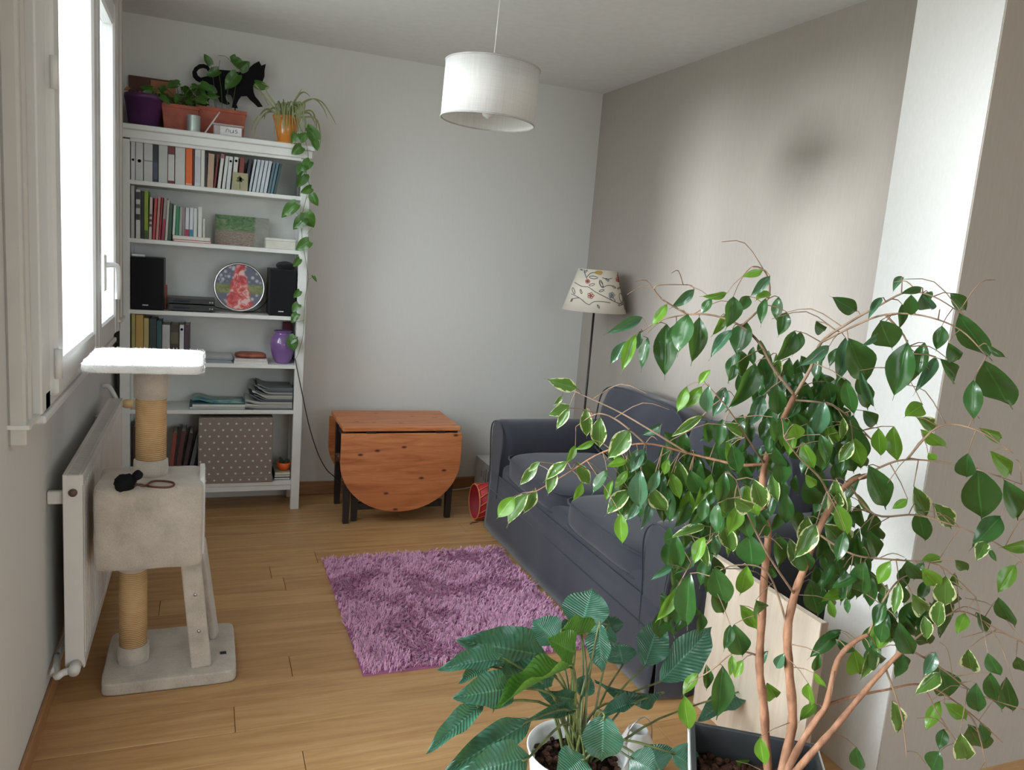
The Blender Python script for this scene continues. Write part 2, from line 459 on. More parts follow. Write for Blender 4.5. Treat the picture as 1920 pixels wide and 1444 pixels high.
# ------------------------------------------------------------------ room dimensions
XL, XR, D, H = -0.44, 2.291, 4.562, 2.536
XP, YP0, YP1 = 1.850, 1.499, 1.779      # pillar
XE, YE = 3.9, -3.0                       # the room goes on behind and beside the camera
T = .14
def holes_wall(axis, c, t, a0, a1, z0, z1, holes):
    """wall slab on plane axis=c, thickness t (signed), spanning a0..a1, with rectangular holes (b0,b1,h0,h1)"""
    mb = MB(); cuts = sorted(holes)
    def slab(p, q, r, s_):
        if q-p < 1e-4 or s_-r < 1e-4: return
        if axis == 'x': mb.box(min(c, c+t), max(c, c+t), p, q, r, s_)
        else: mb.box(p, q, min(c, c+t), max(c, c+t), r, s_)
    pos = a0
    for (b0, b1, h0, h1) in cuts:
        slab(pos, b0, z0, z1); slab(b0, b1, z0, h0); slab(b0, b1, h1, z1); pos = b1
    slab(pos, a1, z0, z1); return mb
WIN1 = (2.26, 3.94, .98, 2.42)
WIN2 = (0.33, 1.93, .10, 2.42)
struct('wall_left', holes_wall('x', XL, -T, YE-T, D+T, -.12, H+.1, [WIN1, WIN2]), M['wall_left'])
struct('wall_back', B(XL, XR+T, D, D+T, -.12, H+.1), M['wall'])
struct('wall_right', B(XR, XR+T, YP1-.01, D, 0, H+.1), M['taupe'])
struct('wall_right_pillar', B(XP, XR+T, YP0+.004, YP1, 0, H+.1), M['pillar'])
struct('wall_right_return', B(XP+.002, XE, YP0, YP0+.004, 0, H+.1).box(XR+T, XE, YP0+.004, YP0+T, 0, H+.1), M['taupe'])
struct('wall_far_right', B(XE, XE+T, YE, YP0+T, 0, H+.1), M['wall'])
struct('wall_front', holes_wall('y', YE, -T, XL, XE+T, 0, H+.1, [(0.9, 2.9, .35, 2.3)]), M['wall'])
struct('ceiling', B(XL, XE+T, YE, D, H, H+.1), M['ceil'])
fl = struct('floor', B(XL-.0, XE+T, YE, D, -.12, -.014).box(XL, XE+T, YE, -.10, -.014, 0), [M['oak_dark']])
fl.data.materials.clear(); fl.data.materials.append(M['oak'])
# oak planks, one by one
rp = random.Random(3)
pw, y = .139, -.10
while y < D - .005:
    y1 = min(y + pw, D); xe = XE if y < YP0 - .001 else XR
    x = XL - rp.uniform(0, 1.1)
    while x < xe:
        x1 = x + rp.choice((1.15, 1.4, 1.6, 1.85))
        a, b = max(x, XL), min(x1, xe)
        if b - a > .04:
            B(a+.0009, b-.0009, y+.0009, y1-.0009, -.013, rp.uniform(-.0005, .0003), bev=.0012).build('plank', M['oak'], fl)
        x = x1
    y = y1
struct('baseboard_back', B(.52, 1.85, D-.014, D, 0, .078, bev=.003).box(1.85, XR, D-.014, D, 0, .078, bev=.003), M['base'])
struct('baseboard_right', B(XR-.014, XR, YP1, D-.015, 0, .078, bev=.003), M['base'])
struct('baseboard_left', B(XL, XL+.012, -.3, D-.3, 0, .06, bev=.003), M['base'])

# ------------------------------------------------------------------ windows
def window(name, w, sashes, inner, handle_y=None):
    y0, y1, z0, z1 = w
    root = bpy.data.objects.new(name, None); COL.objects.link(root); root['kind'] = 'structure'
    root.location = (XL, (y0+y1)/2, z0)
    # fixed frame projecting into the room
    f = MB()
    f.box(XL-.10, inner-.02, y0, y0+(.115 if name == 'window_1' else .055), z0, z1, .004).box(XL-.10, inner-.02, y1-.05, y1, z0, z1, .004)
    f.box(XL-.10, inner-.02, y0+.05, y1-.05, z0, z0+.05, .004).box(XL-.10, inner-.02, y0+.05, y1-.05, z1-.05, z1, .004)
    f.build('window_frame', M['pvc'], root)
    B(XL-.02, inner-.012, y0-.0, y1+.03, z0-.024, z0-.002, .005).build('window_sill', M['pvc'], root)
    for i, (a, b) in enumerate(sashes):
        s = MB(); t = .088; xa, xb = inner-.055, inner
        s.box(xa, xb, a, a+t, z0+.03, z1-.03, .008).box(xa, xb, b-t, b, z0+.03, z1-.03, .008)
        s.box(xa, xb-.002, a+t, b-t, z0+.03, z0+.03+t, .008).box(xa, xb-.002, a+t, b-t, z1-.03-t, z1-.03, .008)
        so = s.build('sash', M['pvc'], root)
        B(inner-.034, inner-.026, a+t-.01, b-t+.01, z0+.03+t-.01, z1-.03-t+.01).build('pane', M['glass'], so)
        if handle_y is not None and i == 1:
            hz = 1.30
            h = MB().box(inner, inner+.012, handle_y-.014, handle_y+.014, hz-.07, hz+.07, .005)
            h.tube(smoothpath([(inner+.01, handle_y, hz+.03), (inner+.045, handle_y+.005, hz+.03), (inner+.052, handle_y+.012, hz), (inner+.05, handle_y+.012, hz-.10)], 5), .010, 10)
            h.build('handle', M['pvc'], so)
        if i == 0:
            for hz in (z0+.12, (z0+z1)/2+.15, z1-.15):
                MB().tube([(inner+.002, a-.008, hz-.04), (inner+.002, a-.008, hz+.04)], .009, 10).build('hinge', M['pvc'], so)
    return root
window('window_1', WIN1, [(2.372, 3.235), (3.238, 3.895)], -.370, 3.36)
window('window_2', WIN2, [(0.38, 1.128), (1.132, 1.88)], -.430, 1.2)
r = bpy.data.objects.new('fill_window', None); COL.objects.link(r); r['kind'] = 'structure'; r.location = (1.9, YE, .35)  # unseen rear window, added to give fill light on camera-facing surfaces
f = MB().box(.9, .97, YE-.1, YE, .35, 2.3).box(2.83, 2.9, YE-.1, YE, .35, 2.3).box(.97, 2.83, YE-.1, YE, .35, .42).box(.97, 2.83, YE-.1, YE, 2.23, 2.3).box(1.86, 1.94, YE-.1, YE, .42, 2.23)
f.build('window_frame', M['pvc'], r)
B(.97, 2.83, YE-.055, YE-.048, .42, 2.23).build('pane', M['glass'], r)

# folded shutter stacks on both sides of the window
def shutters(lab, y0, y1, x_out, z0, z1, nleaf):
    t = thing('folding_shutter', lab, 'shutter', (XL, (y0+y1)/2, z0), 'folding shutters beside the window')
    w = (y1-y0)/nleaf
    for k in range(nleaf):
        B(XL, x_out - .012*(k % 2), y0+k*w+.001, y0+(k+1)*w-.001, z0+.012*k, z1, .006).build('shutter_panel', M['shut'], t)
    B(XL, x_out+.008, y0-.004, y1+.004, z0+.045, z0+.055).build('guide_clip', M['pvc'], t)
    return t
shutters('folded stack of cream shutter panels on the near side of the window', 2.125, 2.252, -.402, .93, H-.002, 4)
shutters('folded stack of cream shutter panels between the window and the bookcase', 3.985, 4.19, -.374, 1.00, H-.002, 3)

# ------------------------------------------------------------------ radiator
rt = thing('radiator', 'white panel radiator hung on the wall under the window', 'radiator', (-.36, 3.15, .11))
ry0, ry1, rz0, rz1 = 2.55, 3.75, .108, .735
rx0, rx1 = -.392, -.337
mb = MB(); n = 34; w = (ry1-ry0-.05)/n
mb.box(rx1-.010, rx1-.004, ry0+.004, ry1-.004, rz0+.004, rz1-.004, .002)
mb.box(rx1-.007, rx1, ry0, ry1, rz0, rz0+.035, .003).box(rx1-.007, rx1, ry0, ry1, rz1-.035, rz1, .003)
for k in range(n):
    a = ry0+.025+k*w; mb.box(rx1-.006, rx1-.0005, a+w*.18, a+w*.82, rz0+.036, rz1-.036, .003)
mb.build('front_panel', M['rad'], rt)
B(rx0, rx0+.008, ry0+.004, ry1-.004, rz0, rz1-.004, .003).build('rear_panel', M['rad'], rt)
for a in (ry0, ry1-.006):
    B(rx0, rx1-.002, a, a+.006, rz0+.01, rz1-.002, .002).build('side_panel', M['rad'], rt)
mb = MB()
mb.box(rx0, rx0+.012, ry0, ry1, rz1-.004, rz1, .001).box(rx1-.012, rx1, ry0, ry1, rz1-.004, rz1, .001)
k = ry0+.006
while k < ry1-.01:
    mb.box(rx0+.012, rx1-.012, k, k+.006, rz1-.006, rz1-.001); k += .013
mb.build('top_grille', M['rad'], rt)
MB().tube([(rx0+.028, ry0-.006, rz1-.055), (rx0+.028, ry0, rz1-.055)], .012, 14).build('bleed_plug', flat('dark_brass', (.12, .07, .05), .5), rt)
for yy in (ry0+.03, ry1-.1):
    B(XL+.002, rx0, yy, yy+.02, rz1-.10, rz1-.06, .003).build('bracket', M['rad'], rt)
MB().tube(smoothpath([(rx0+.03, ry0-.03, rz0+.015), (rx0+.0, ry0-.035, rz0+.01), (XL+.03, ry0-.03, rz0+.0), (XL+.012, ry0+.1, rz0-.0)], 5), .011, 10).tube([(rx0+.03, ry0-.045, rz0+.015), (rx0+.03, ry0+.0, rz0+.015)], .017, 12).build('return_valve', M['rad'], rt)
MB().tube([(XL+.018, ry0-.02, rz0), (XL+.018, 4.2, rz0-.01)], .009, 8).build('pipe', M['rad'], rt)
MB().tube(smoothpath([(XL+.012, 3.86, rz1+.03), (-.40, 3.85, rz1+.028), (-.365, 3.83, rz1-.04), (-.362, ry1, rz1-.045)], 5), .011, 10).build('supply_pipe', M['rad'], rt)
kk = at(241, 757, 'y', 3.82)
MB().tube([(kk.x-.028, kk.y, kk.z+.001), (kk.x-.012, kk.y, kk.z), (kk.x+.02, kk.y, kk.z)], [.014, .021, .020], 18).build('thermostat_knob', M['brass'], rt, label='round brass-coloured thermostat knob')
MB().tube([(-.362, 3.80, rz1-.045), (-.362, 3.82, kk.z), (kk.x-.024, 3.82, kk.z)], .009, 8).build('valve_body', M['rad'], rt)

# ------------------------------------------------------------------ bookcase
BX0, BX1, BY, BD = -.400, .498, 4.289, 4.556
PW = .046
bk = thing('bookcase', 'tall white painted open bookcase against the back wall beside the window', 'bookcase', (.05, 4.42, 0))
for x0 in (BX0, BX1-PW):
    for y0 in (BY, BD-.04):
        B(x0, x0+PW, y0, y0+.04, 0, 1.9, .002).build('post', M['white'], bk)
    B(x0+.012, x0+PW-.012, BY+.04, BD-.04, .12, 1.9).build('side_panel', M['white'], bk)
B(BX0-.018, BX1+.018, BY-.022, BD+.002, 1.945, 1.970, .004).build('top_board', M['white'], bk)
B(BX0+PW, BX1-PW, BY+.004, BY+.024, 1.890, 1.945, .002).box(BX0-.006, BX1+.006, BY-.010, BY+.004, 1.905, 1.945, .003).box(BX0, BX1, BD-.02, BD, 1.89, 1.945).build('cornice', M['white'], bk)
B(BX0+PW-.01, BX1-PW+.01, BD-.008, BD, .143, 1.9).build('back_panel', M['white'], bk)
SZ = dict(B=1.710, C=1.430, D=1.078, E=.815, F=.565, G=.165)
for k_, z in SZ.items():
    th = .021 if k_ != 'G' else .022
    B(BX0+PW-.012, BX1-PW+.012, BY+.004, BD-.008, z-th, z, .002).build('shelf', M['white'], bk)
B(BX0+PW, BX1-PW, BY+.008, BY+.026, .112, .142, .002).build('plinth', M['white'], bk)
YF = BY + .022      # book fronts

# ---- books
RB = random.Random(11)
bookmats = {}
def bmat(col, rough=.5):
    key = (tuple(col) if not isinstance(col, str) else col)
    if key not in bookmats: bookmats[key] = flat('book_cover_%d' % len(bookmats), col, rough, .05, 40, .05)
    return bookmats[key]
def book(label, group, pxl, pxr, ytop, z0, col, lean=0.0, yf=None, depth=.16, band=None, dot=None, z1=None):
    """upright book: left/right photo px of its spine at mid height, photo y of its top"""
    yf = yf or YF
    a = at(pxl, ytop+30, 'y', yf); b = at(pxr, ytop+30, 'y', yf)
    h = (z1 if z1 else at((pxl+pxr)/2, ytop, 'y', yf).z) - z0
    w = max(.004, b.x-a.x-.0006); cx = (a.x+b.x)/2
    t = thing('book', label, 'book', (cx, yf, z0), group)
    mb = MB(); th = min(.0025, w*.2)
    mb.box(cx-w/2, cx+w/2, yf, yf+th, z0, z0+h, .0008).box(cx-w/2, cx-w/2+th, yf+th, yf+depth, z0, z0+h).box(cx+w/2-th, cx+w/2, yf+th, yf+depth, z0, z0+h)
    mb.build('cover', bmat(col), t)
    B(cx-w/2+th, cx+w/2-th, yf+th, yf+depth-.004, z0+.003, z0+h-.004).build('pages', M['paper'], t)
    if band:
        for (q0, q1, c) in band:
            B(cx-w/2+.0008, cx+w/2-.0008, yf-.0006, yf, z0+h*q0, z0+h*q1).build('spine_print', bmat(c), t)
    if dot is not None:
        zc = z0+h*dot; rr = min(w*.33, .008)
        MB().prism([Vector((cx+rr*math.cos(2*PI*i/12), yf-.0008, zc+rr*math.sin(2*PI*i/12))) for i in range(12)][::-1], (0,0,0), (0,.0008,0)).build('spine_print', M['blackmat'], t)
    if lean: t.rotation_euler = (0, -lean, 0)
    if lean:
        # keep the lower corner on the shelf
        t.location.z += abs(math.sin(lean)) * w/2
    return t
WG = (.60, .61, .62)
GB = 'books on the top shelf under the cornice'
c3x = lambda v: 240 + v*.1524
c3y = lambda v: 250 + v*.1524
c4x = lambda v: 380 + v*.1385
c4y = lambda v: 280 + v*.1385
def bb(lab, a, b, top, col, **k): return book(lab, GB, c3x(a), c3x(b), max(c3y(top), 254), SZ['B'], col, **k)
bb('white paperback against the left post of the top shelf with a dotted spine', 36, 88, 50, WG, dot=.52, z1=1.895)
bb('white paperback with a black round dot, second on the top shelf', 94, 186, 50, WG, dot=.5, z1=1.897)
bb('wide white book with a small grey dot, just left of the navy one', 194, 304, 65, (.56,.57,.57), z1=1.90, band=[(.5,.53,(.2,.2,.2))])
bb('navy black spined book between white ones on the top shelf', 308, 370, 80, (.018,.02,.035), z1=1.90, band=[(.08,.5,(.05,.06,.10))])
bb('plain pale grey wide book right of the navy one on the top shelf', 376, 488, 95, (.50,.52,.50), z1=1.895)
bb('dark red book with a white spine label on the top shelf', 492, 574, 100, (.14,.012,.02), z1=1.895, band=[(.08,.76,(.55,.56,.54))])
bb('thick white book between the dark red and the orange one', 580, 704, 128, (.56,.56,.54), z1=1.89)
bb('bright orange spined book on the top shelf', 710, 792, 145, (.70,.13,.015), band=[(.02,.05,(.75,.5,.3))])
bb('thin dark maroon book touching the orange one', 795, 816, 150, (.10,.02,.02))
bb('white book with faint grey lines right of the orange one', 821, 895, 195, (.60,.62,.65), band=[(.1,.8,(.50,.52,.55))])
bb('slim cream-white book beside the dark gap on the top shelf', 898, 944, 195, (.66,.65,.62))
bb('near-black book left of the tan one on the top shelf', 948, 972, 250, (.03,.02,.03))
bb('tan book with a pink foot leaning slightly on the top shelf', 974, 1050, 250, (.44,.31,.22), lean=-.03)
def b4(lab, a, b, top, col, lean, **k): return book(lab, GB, c4x(a), c4x(b), c4y(top), SZ['B'], col, lean=-lean, **k)
b4('dark red slim book leaning next to the tan one', 150, 178, 60, (.16,.015,.02), .09)
b4('white slim book with a red fleck at its head, leaning', 200, 246, 60, (.62,.62,.60), .10, band=[(.88,.99,(.3,.08,.06))])
b4('plain white leaning paperback after the red-headed one', 262, 306, 85, (.62,.64,.64), .10)
b4('white leaning paperback with a dark dot high on its spine', 318, 372, 95, (.60,.62,.64), .08, dot=.86)
b4('white leaning paperback with an olive mark behind the postcard', 392, 452, 100, (.60,.60,.57), .07, dot=.88)
b4('brick red book standing behind the khaki postcard', 474, 540, 105, (.20,.04,.03), .06)
b4('navy book leaning right of the brick red one', 560, 602, 120, (.025,.028,.05), .14)
for i, (a, w_) in enumerate(((618, 34), (664, 46), (716, 44), (768, 46), (820, 44))):
    book('%s of the five thin pale blue-white magazines leaning on the top shelf' % ('first', 'second', 'third', 'fourth', 'last')[i], 'leaning pale magazines on the top shelf', c4x(a+8), c4x(a+w_+6), c4y(125+i*6), SZ['B'], (.50,.56,.60), lean=-.15)
b4('slate teal magazine leaning against the pale row', 882, 916, 165, (.10,.17,.20), .16)
b4('teal blue magazine next to the end of the top row', 922, 956, 170, (.11,.20,.25), .17)
b4('dark green magazine at the right end of the leaning row', 962, 1000, 185, (.035,.08,.075), .18)
# khaki postcard
a = at(c4x(400), c4y(535), 'y', BY+.012); b = at(c4x(615), c4y(310), 'y', BY+.012)
t = thing('postcard', 'khaki square postcard with a dark green plant motif, leaning on the top shelf books', 'postcard', (a.x, BY+.012, SZ['B']))
B(a.x, b.x, BY+.011, BY+.013, SZ['B'], SZ['B']+.088).build('card', flat('khaki_card', (.36,.35,.22), .8), t)
mb = MB(); cx = (a.x+b.x)/2
for i in range(14):
    an = i*.9; rr = .004+.0015*(i % 3); px_ = cx+.013*math.cos(an)*(i % 4+1)/4; pz_ = SZ['B']+.055+.015*math.sin(an)*(i % 4+1)/4
    mb.prism([Vector((px_+rr*math.cos(2*PI*k/7), BY+.0108, pz_+rr*math.sin(2*PI*k/7))) for k in range(7)][::-1], (0,0,0), (0,.0004,0))
mb.tube([(cx, BY+.0108, SZ['B']+.008), (cx-.002, BY+.0108, SZ['B']+.045)], .0015, 5)
mb.build('motif', flat('olive_print', (.11,.12,.045), .8), t)

GC = 'books on the second shelf'
flat_top = SZ['C'] + .030
def bc(lab, a, b, top, col, lean=0, **k): return book(lab, GC, c3x(a), c3x(b), c3y(top), SZ['C'], col, lean=-lean, **k)
bc('pale grey book against the left post on the second shelf', 36, 80, 640, (.42,.41,.40))
bc('white spined book with black blotches, second shelf', 96, 152, 690, (.55,.55,.55), band=[(.80,.95,(.03,.03,.03)),(.38,.5,(.02,.02,.02)),(.62,.7,(.1,.1,.1))])
bc('black book left of the lime green one', 158, 198, 710, (.012,.012,.012))
bc('lime green book on the second shelf', 200, 250, 705, (.22,.34,.02), band=[(0,.18,(.05,.09,.02))])
bc('pale pink book with dark banding right of the lime one', 256, 292, 785, (.52,.44,.40), .02, band=[(.3,.36,(.1,.02,.02)),(.42,.48,(.1,.02,.02)),(.54,.6,(.1,.02,.02))])
bc('coral red book leaning on the second shelf', 300, 334, 795, (.45,.05,.06), .05)
bc('dusty pink book leaning between two red ones', 342, 374, 775, (.48,.22,.20), .05)
bc('crimson book leaning right of the dusty pink one', 378, 400, 785, (.28,.012,.03), .06)
bc('grey book with a crimson foot on the second shelf', 410, 448, 790, (.28,.25,.24), .06, band=[(0,.5,(.30,.01,.05))])
bc('cream grey slim book next to the dark green one', 455, 486, 820, (.46,.46,.40), .05)
bc('dark green book leaning on the second shelf', 490, 532, 860, (.025,.07,.045), .04)
def bd(lab, a, b, top, col, lean=0, **k): return book(lab, GC, c3x(a), c3x(b), c3y(top), flat_top, col, lean=-lean, **k)
bd('mint white slim book on the flat pair of books', 545, 577, 885, (.52,.60,.52), .04, depth=.12)
bd('emerald green book on the flat pair of books', 582, 622, 900, (.02,.20,.09), .03, depth=.12)
bd('grey-green slim book after the emerald one', 626, 662, 910, (.32,.36,.32), .03, depth=.12)
bd('mauve grey slim book on the flat pair of books', 666, 700, 905, (.26,.19,.21), .01, depth=.12)
bd('white book with a magenta foot', 704, 750, 915, (.55,.58,.62), .01, depth=.12, band=[(0,.24,(.35,.01,.06))])
bd('white book with a bright blue foot', 756, 800, 915, (.58,.62,.66), .01, depth=.12, band=[(0,.24,(.02,.20,.35))])
bd('plain white slim book right of the blue-footed one', 806, 850, 925, (.60,.62,.60), 0, depth=.12)
bd('tall white book near the end of the second shelf row', 862, 910, 905, (.64,.64,.60), 0, depth=.12)
bd('short white booklet at the end of the second shelf row', 922, 944, 1050, (.62,.62,.56), 0, depth=.10)
def flatbook(lab, pxl, pxr, z0, h, col, yf=None, depth=.17, group=None, name='book', rz=0, pages=True):
    yf = yf or BY+.012; a = at(pxl, 460, 'y', yf) ; b = at(pxr, 460, 'y', yf)
    return flatb(lab, a.x, b.x, z0, h, col, yf, depth, group, name, rz, pages)
def flatb(lab, xa, xb, z0, h, col, yf, depth, group=None, name='book', rz=0, pages=True):
    t = thing(name, lab, name if name in ('book', 'magazine') else 'paper', ((xa+xb)/2, yf+depth/2, z0), group)
    th = min(.0022, h*.25)
    MB().box(xa, xb, yf, yf+depth, z0, z0+th).box(xa, xb, yf, yf+depth, z0+h-th, z0+h).box(xa, xa+th, yf, yf+depth, z0+th, z0+h-th).build('cover', bmat(col), t)
    if pages: B(xa+th, xb-.002, yf+.002, yf+depth-.002, z0+th, z0+h-th).build('pages', M['paper'], t)
    t.rotation_euler = (0, 0, rz); return t
flatbook('crimson flat book lying at the bottom under the white one, second shelf', c3x(560), c3x(1022), SZ['C'], .0115, (.42,.015,.06))
flatbook('white flat book lying on the crimson one, second shelf', c3x(548), c3x(1015), SZ['C']+.012, .0178, (.60,.58,.54))
# landscape canvas
g = N('landscape_print'); v = g.coord('Generated', (1,1,1)); sp = g.n('ShaderNodeSeparateXYZ'); g.l(v, sp.inputs[0])
nz = g.noise(v, 5, 6, .65, 1.5); n2 = g.noise(g.coord('Generated', (3, 1, 9)), 4, 5, .7, 2)
green = g.ramp(nz, [(.35, (.04,.12,.05)), (.55, (.16,.26,.12)), (.7, (.32,.34,.24))])
path = g.ramp(n2, [(.3, (.12,.09,.08)), (.5, (.32,.24,.19)), (.7, (.42,.42,.44))])
sky = g.ramp(nz, [(.3, (.28,.28,.25)), (.7, (.36,.36,.33))])
f1 = g.ramp(g.math('ADD', sp.outputs[2], g.math('MULTIPLY', nz, .25)), [(.56, (0,0,0)), (.66, (1,1,1))])
f2 = g.ramp(g.math('ADD', sp.outputs[0], g.math('MULTIPLY', nz, .06)), [(.74, (0,0,0)), (.78, (1,1,1))])
g.set(g.mix(f2, g.mix(f1, path, green), sky), .7); paint = g.m
pa = at(403, 458, 'y', 4.45); pb = at(505, 415, 'y', 4.47)
t = thing('canvas_painting', 'small unframed landscape painting of trees and a path, leaning in the second shelf', 'painting', ((pa.x+pb.x)/2, 4.45, SZ['C']))
o = B(pa.x, pb.x, 4.450, 4.466, SZ['C'], SZ['C']+.158).build('canvas', M['paper'], t)
B(pa.x, pb.x, 4.4492, 4.450, SZ['C'], SZ['C']+.158).build('painted_face', paint, t)
t.rotation_euler = (math.radians(-9), 0, 0); t.location.y -= .0
a = at(498, 470, 'y', BY+.02); b = at(556, 475, 'y', BY+.02)
t = thing('white_box', 'low cream white box at the right end of the second shelf', 'box', ((a.x+b.x)/2, BY+.02, SZ['C']))
B(a.x, b.x-.006, BY+.02, BY+.12, SZ['C'], SZ['C']+.042, .002).build('box_body', flat('cream_card', (.64,.63,.56), .7), t)
B(a.x-.001, b.x-.005, BY+.019, BY+.121, SZ['C']+.042, SZ['C']+.055, .002).build('box_lid', flat('cream_card_lid', (.66,.65,.60), .7), t)

# ---- hi-fi shelf
def speaker(lab, x0, x1, y0, h):
    t = thing('loudspeaker', lab, 'speaker', ((x0+x1)/2, y0, SZ['D']), 'pair of black shelf speakers')
    B(x0, x1, y0+.012, y0+.20, SZ['D'], SZ['D']+h, .003).build('cabinet', M['blackp'], t)
    B(x0+.003, x1-.003, y0, y0+.0115, SZ['D']+.003, SZ['D']+h-.003, .003).build('grille', M['blackcab'], t)
    mb = MB(); cx = (x0+x1)/2-.008
    for i in range(6): mb.box(cx-.013+i*.0045, cx-.0098+i*.0045, y0-.001, y0, SZ['D']+.022, SZ['D']+.0275)
    mb.build('badge', M['chrome'], t, label='small silver maker badge')
    return t
speaker('black loudspeaker at the left end of the hi-fi shelf by the window', BX0+PW+.002, at(307, 540, 'y', BY+.01).x, BY+.012, .262)
sp2 = at(505, 540, 'y', BY+.01).x
speaker('black loudspeaker at the right end of the hi-fi shelf beside the hanging vine', sp2, BX1-PW-.003, BY+.012, .247)
x0, x1 = at(316, 575, 'y', BY+.02).x, at(403, 575, 'y', BY+.02).x
def hifi(lab, z0, z1, mat, dx=0):
    t = thing('hifi_unit', lab, 'hi-fi', ((x0+x1)/2, BY+.05, z0), 'stacked hi-fi units')
    B(x0+dx, x1, BY+.034, BY+.22, z0+.004, z1, .002).build('case', mat, t)
    B(x0+dx, x1, BY+.028, BY+.034, z0+.004, z1, .001).build('front_plate', M['blackp'], t)
    for k in (0, 1): MB().tube([(x1-.012-k*.012, BY+.021, (z0+z1)/2), (x1-.012-k*.012, BY+.029, (z0+z1)/2)], .0045, 12).build('knob', M['chrome'], t)
    B(x0+dx+.02, x0+dx+.10, BY+.0275, BY+.028, (z0+z1)/2-.005, (z0+z1)/2+.006).build('display', flat('dark_display', (.02,.03,.04), .1, 0), t)
    for xx in (x0+dx+.02, x1-.02): MB().tube([(xx, BY+.06, z0), (xx, BY+.06, z0+.004)], .008, 10).build('foot', M['blackp'], t)
hifi('slim black hi-fi unit at the bottom, next to the left speaker', SZ['D'], SZ['D']+.036, M['blackp'])
hifi('grey-topped hi-fi unit stacked on the black one', SZ['D']+.037, SZ['D']+.066, flat('grey_metal', (.12,.12,.12), .45))
a = at(309, 560, 'y', 4.42)
tag(B(a.x-.008, a.x+.012, 4.40, 4.43, SZ['D'], SZ['D']+.125, .003).build('wood_block', flat('reddish_wood', (.32,.10,.06), .5), origin=(a.x, 4.41, SZ['D'])), 'small reddish upright wood block behind the hi-fi units', 'block')
a = at(254, 473, 'y', BY+.06)
tag(B(BX0+PW+.004, a.x+.045, BY+.04, BY+.10, SZ['D']+.262, SZ['D']+.276, .004).build('white_case', M['pvc'], origin=(a.x, BY+.06, SZ['D']+.262)), 'flat white case lying on top of the left speaker', 'case')
mb = MB(); c = Vector((BX1-PW-.055, BY+.11, SZ['D']+.262))
mb.rbox(c.x-.045, c.x+.042, c.y-.07, c.y+.07, SZ['D']+.247, SZ['D']+.278, 3, 10, (0,0,.3), .008, 3, 20)
tag(mb.build('black_cloth', M['blackcab'], origin=(c.x, c.y, SZ['D']+.247)), 'crumpled black cloth lying on the right speaker', 'cloth')
# round tin with rim, generic pattern
pc = at(449, 541, 'y', 4.40); R_ = .130
g = N('tin_print'); v = g.coord('Generated', (1,1,1)); sp = g.n('ShaderNodeSeparateXYZ'); g.l(v, sp.inputs[0])
vo = g.n('ShaderNodeTexVoronoi'); vo.inputs['Scale'].default_value = 9; g.l(v, vo.inputs['Vector'])
nz = g.noise(v, 7, 5, .6, 1.0)
red = g.ramp(nz, [(.38, (.40,.01,.015)), (.52, (.62,.10,.09)), (.62, (.72,.48,.45))])
grey = g.ramp(vo.outputs['Distance'], [(.15, (.50,.50,.56)), (.45, (.10,.11,.16))])
olive = g.ramp(nz, [(.4, (.10,.12,.03)), (.6, (.22,.24,.08))])
dx = g.math('ABSOLUTE', g.math('SUBTRACT', sp.outputs[0], .5))
mid = g.ramp(g.math('ADD', dx, g.math('ADD', g.math('MULTIPLY', nz, .16), g.math('MULTIPLY', sp.outputs[2], .22))), [(.36, (1,1,1)), (.40, (0,0,0))])
ob = g.ramp(g.math('ABSOLUTE', g.math('SUBTRACT', sp.outputs[2], .46)), [(.09, (1,1,1)), (.11, (0,0,0))])
g.set(g.mix(mid, g.mix(ob, grey, olive), red), .35, 0, Coat_Weight=.3); tin = g.m
zc = SZ['D'] + R_ + .004
t = thing('round_tin', 'round metal tin with red, grey and olive printed lid standing on edge', 'tin', (pc.x, 4.40, SZ['D']))
def disc(mb, c, r, y0, y1, n=40, sm=False):
    return mb.prism([Vector((c[0]+r*math.cos(2*PI*i/n), 0, c[1]+r*math.sin(2*PI*i/n))) for i in range(n)][::-1], (0,y0,0), (0,y1,0), sm)
disc(MB(), (pc.x, zc), R_-.006, 4.372, 4.40, sm=True).build('tin_body', M['chrome'], t)
disc(MB(), (pc.x, zc), R_-.012, 4.368, 4.3722, sm=True).build('printed_lid', tin, t)
MB().tube([(pc.x+(R_-.006)*math.cos(2*PI*i/48), 4.372, zc+(R_-.006)*math.sin(2*PI*i/48)) for i in range(48)], .006, 8, closed=True).build('rim', M['chrome'], t)
t.rotation_euler = (math.radians(-6), 0, 0)
pts = [(x1-.01, 4.50, SZ['D']+.02), (pc.x-.08, 4.47, SZ['D']+.01), (pc.x+.06, 4.44, SZ['D']+.004), (pc.x+.13, 4.42, SZ['D']+.05), (sp2+.01, 4.49, SZ['D']+.10)]
tag(MB().tube(smoothpath(pts, 6), .0022, 6).build('speaker_cable', M['blackp'], origin=(pc.x, 4.42, SZ['D'])), 'thin black speaker cable looping behind the round tin', 'cable')

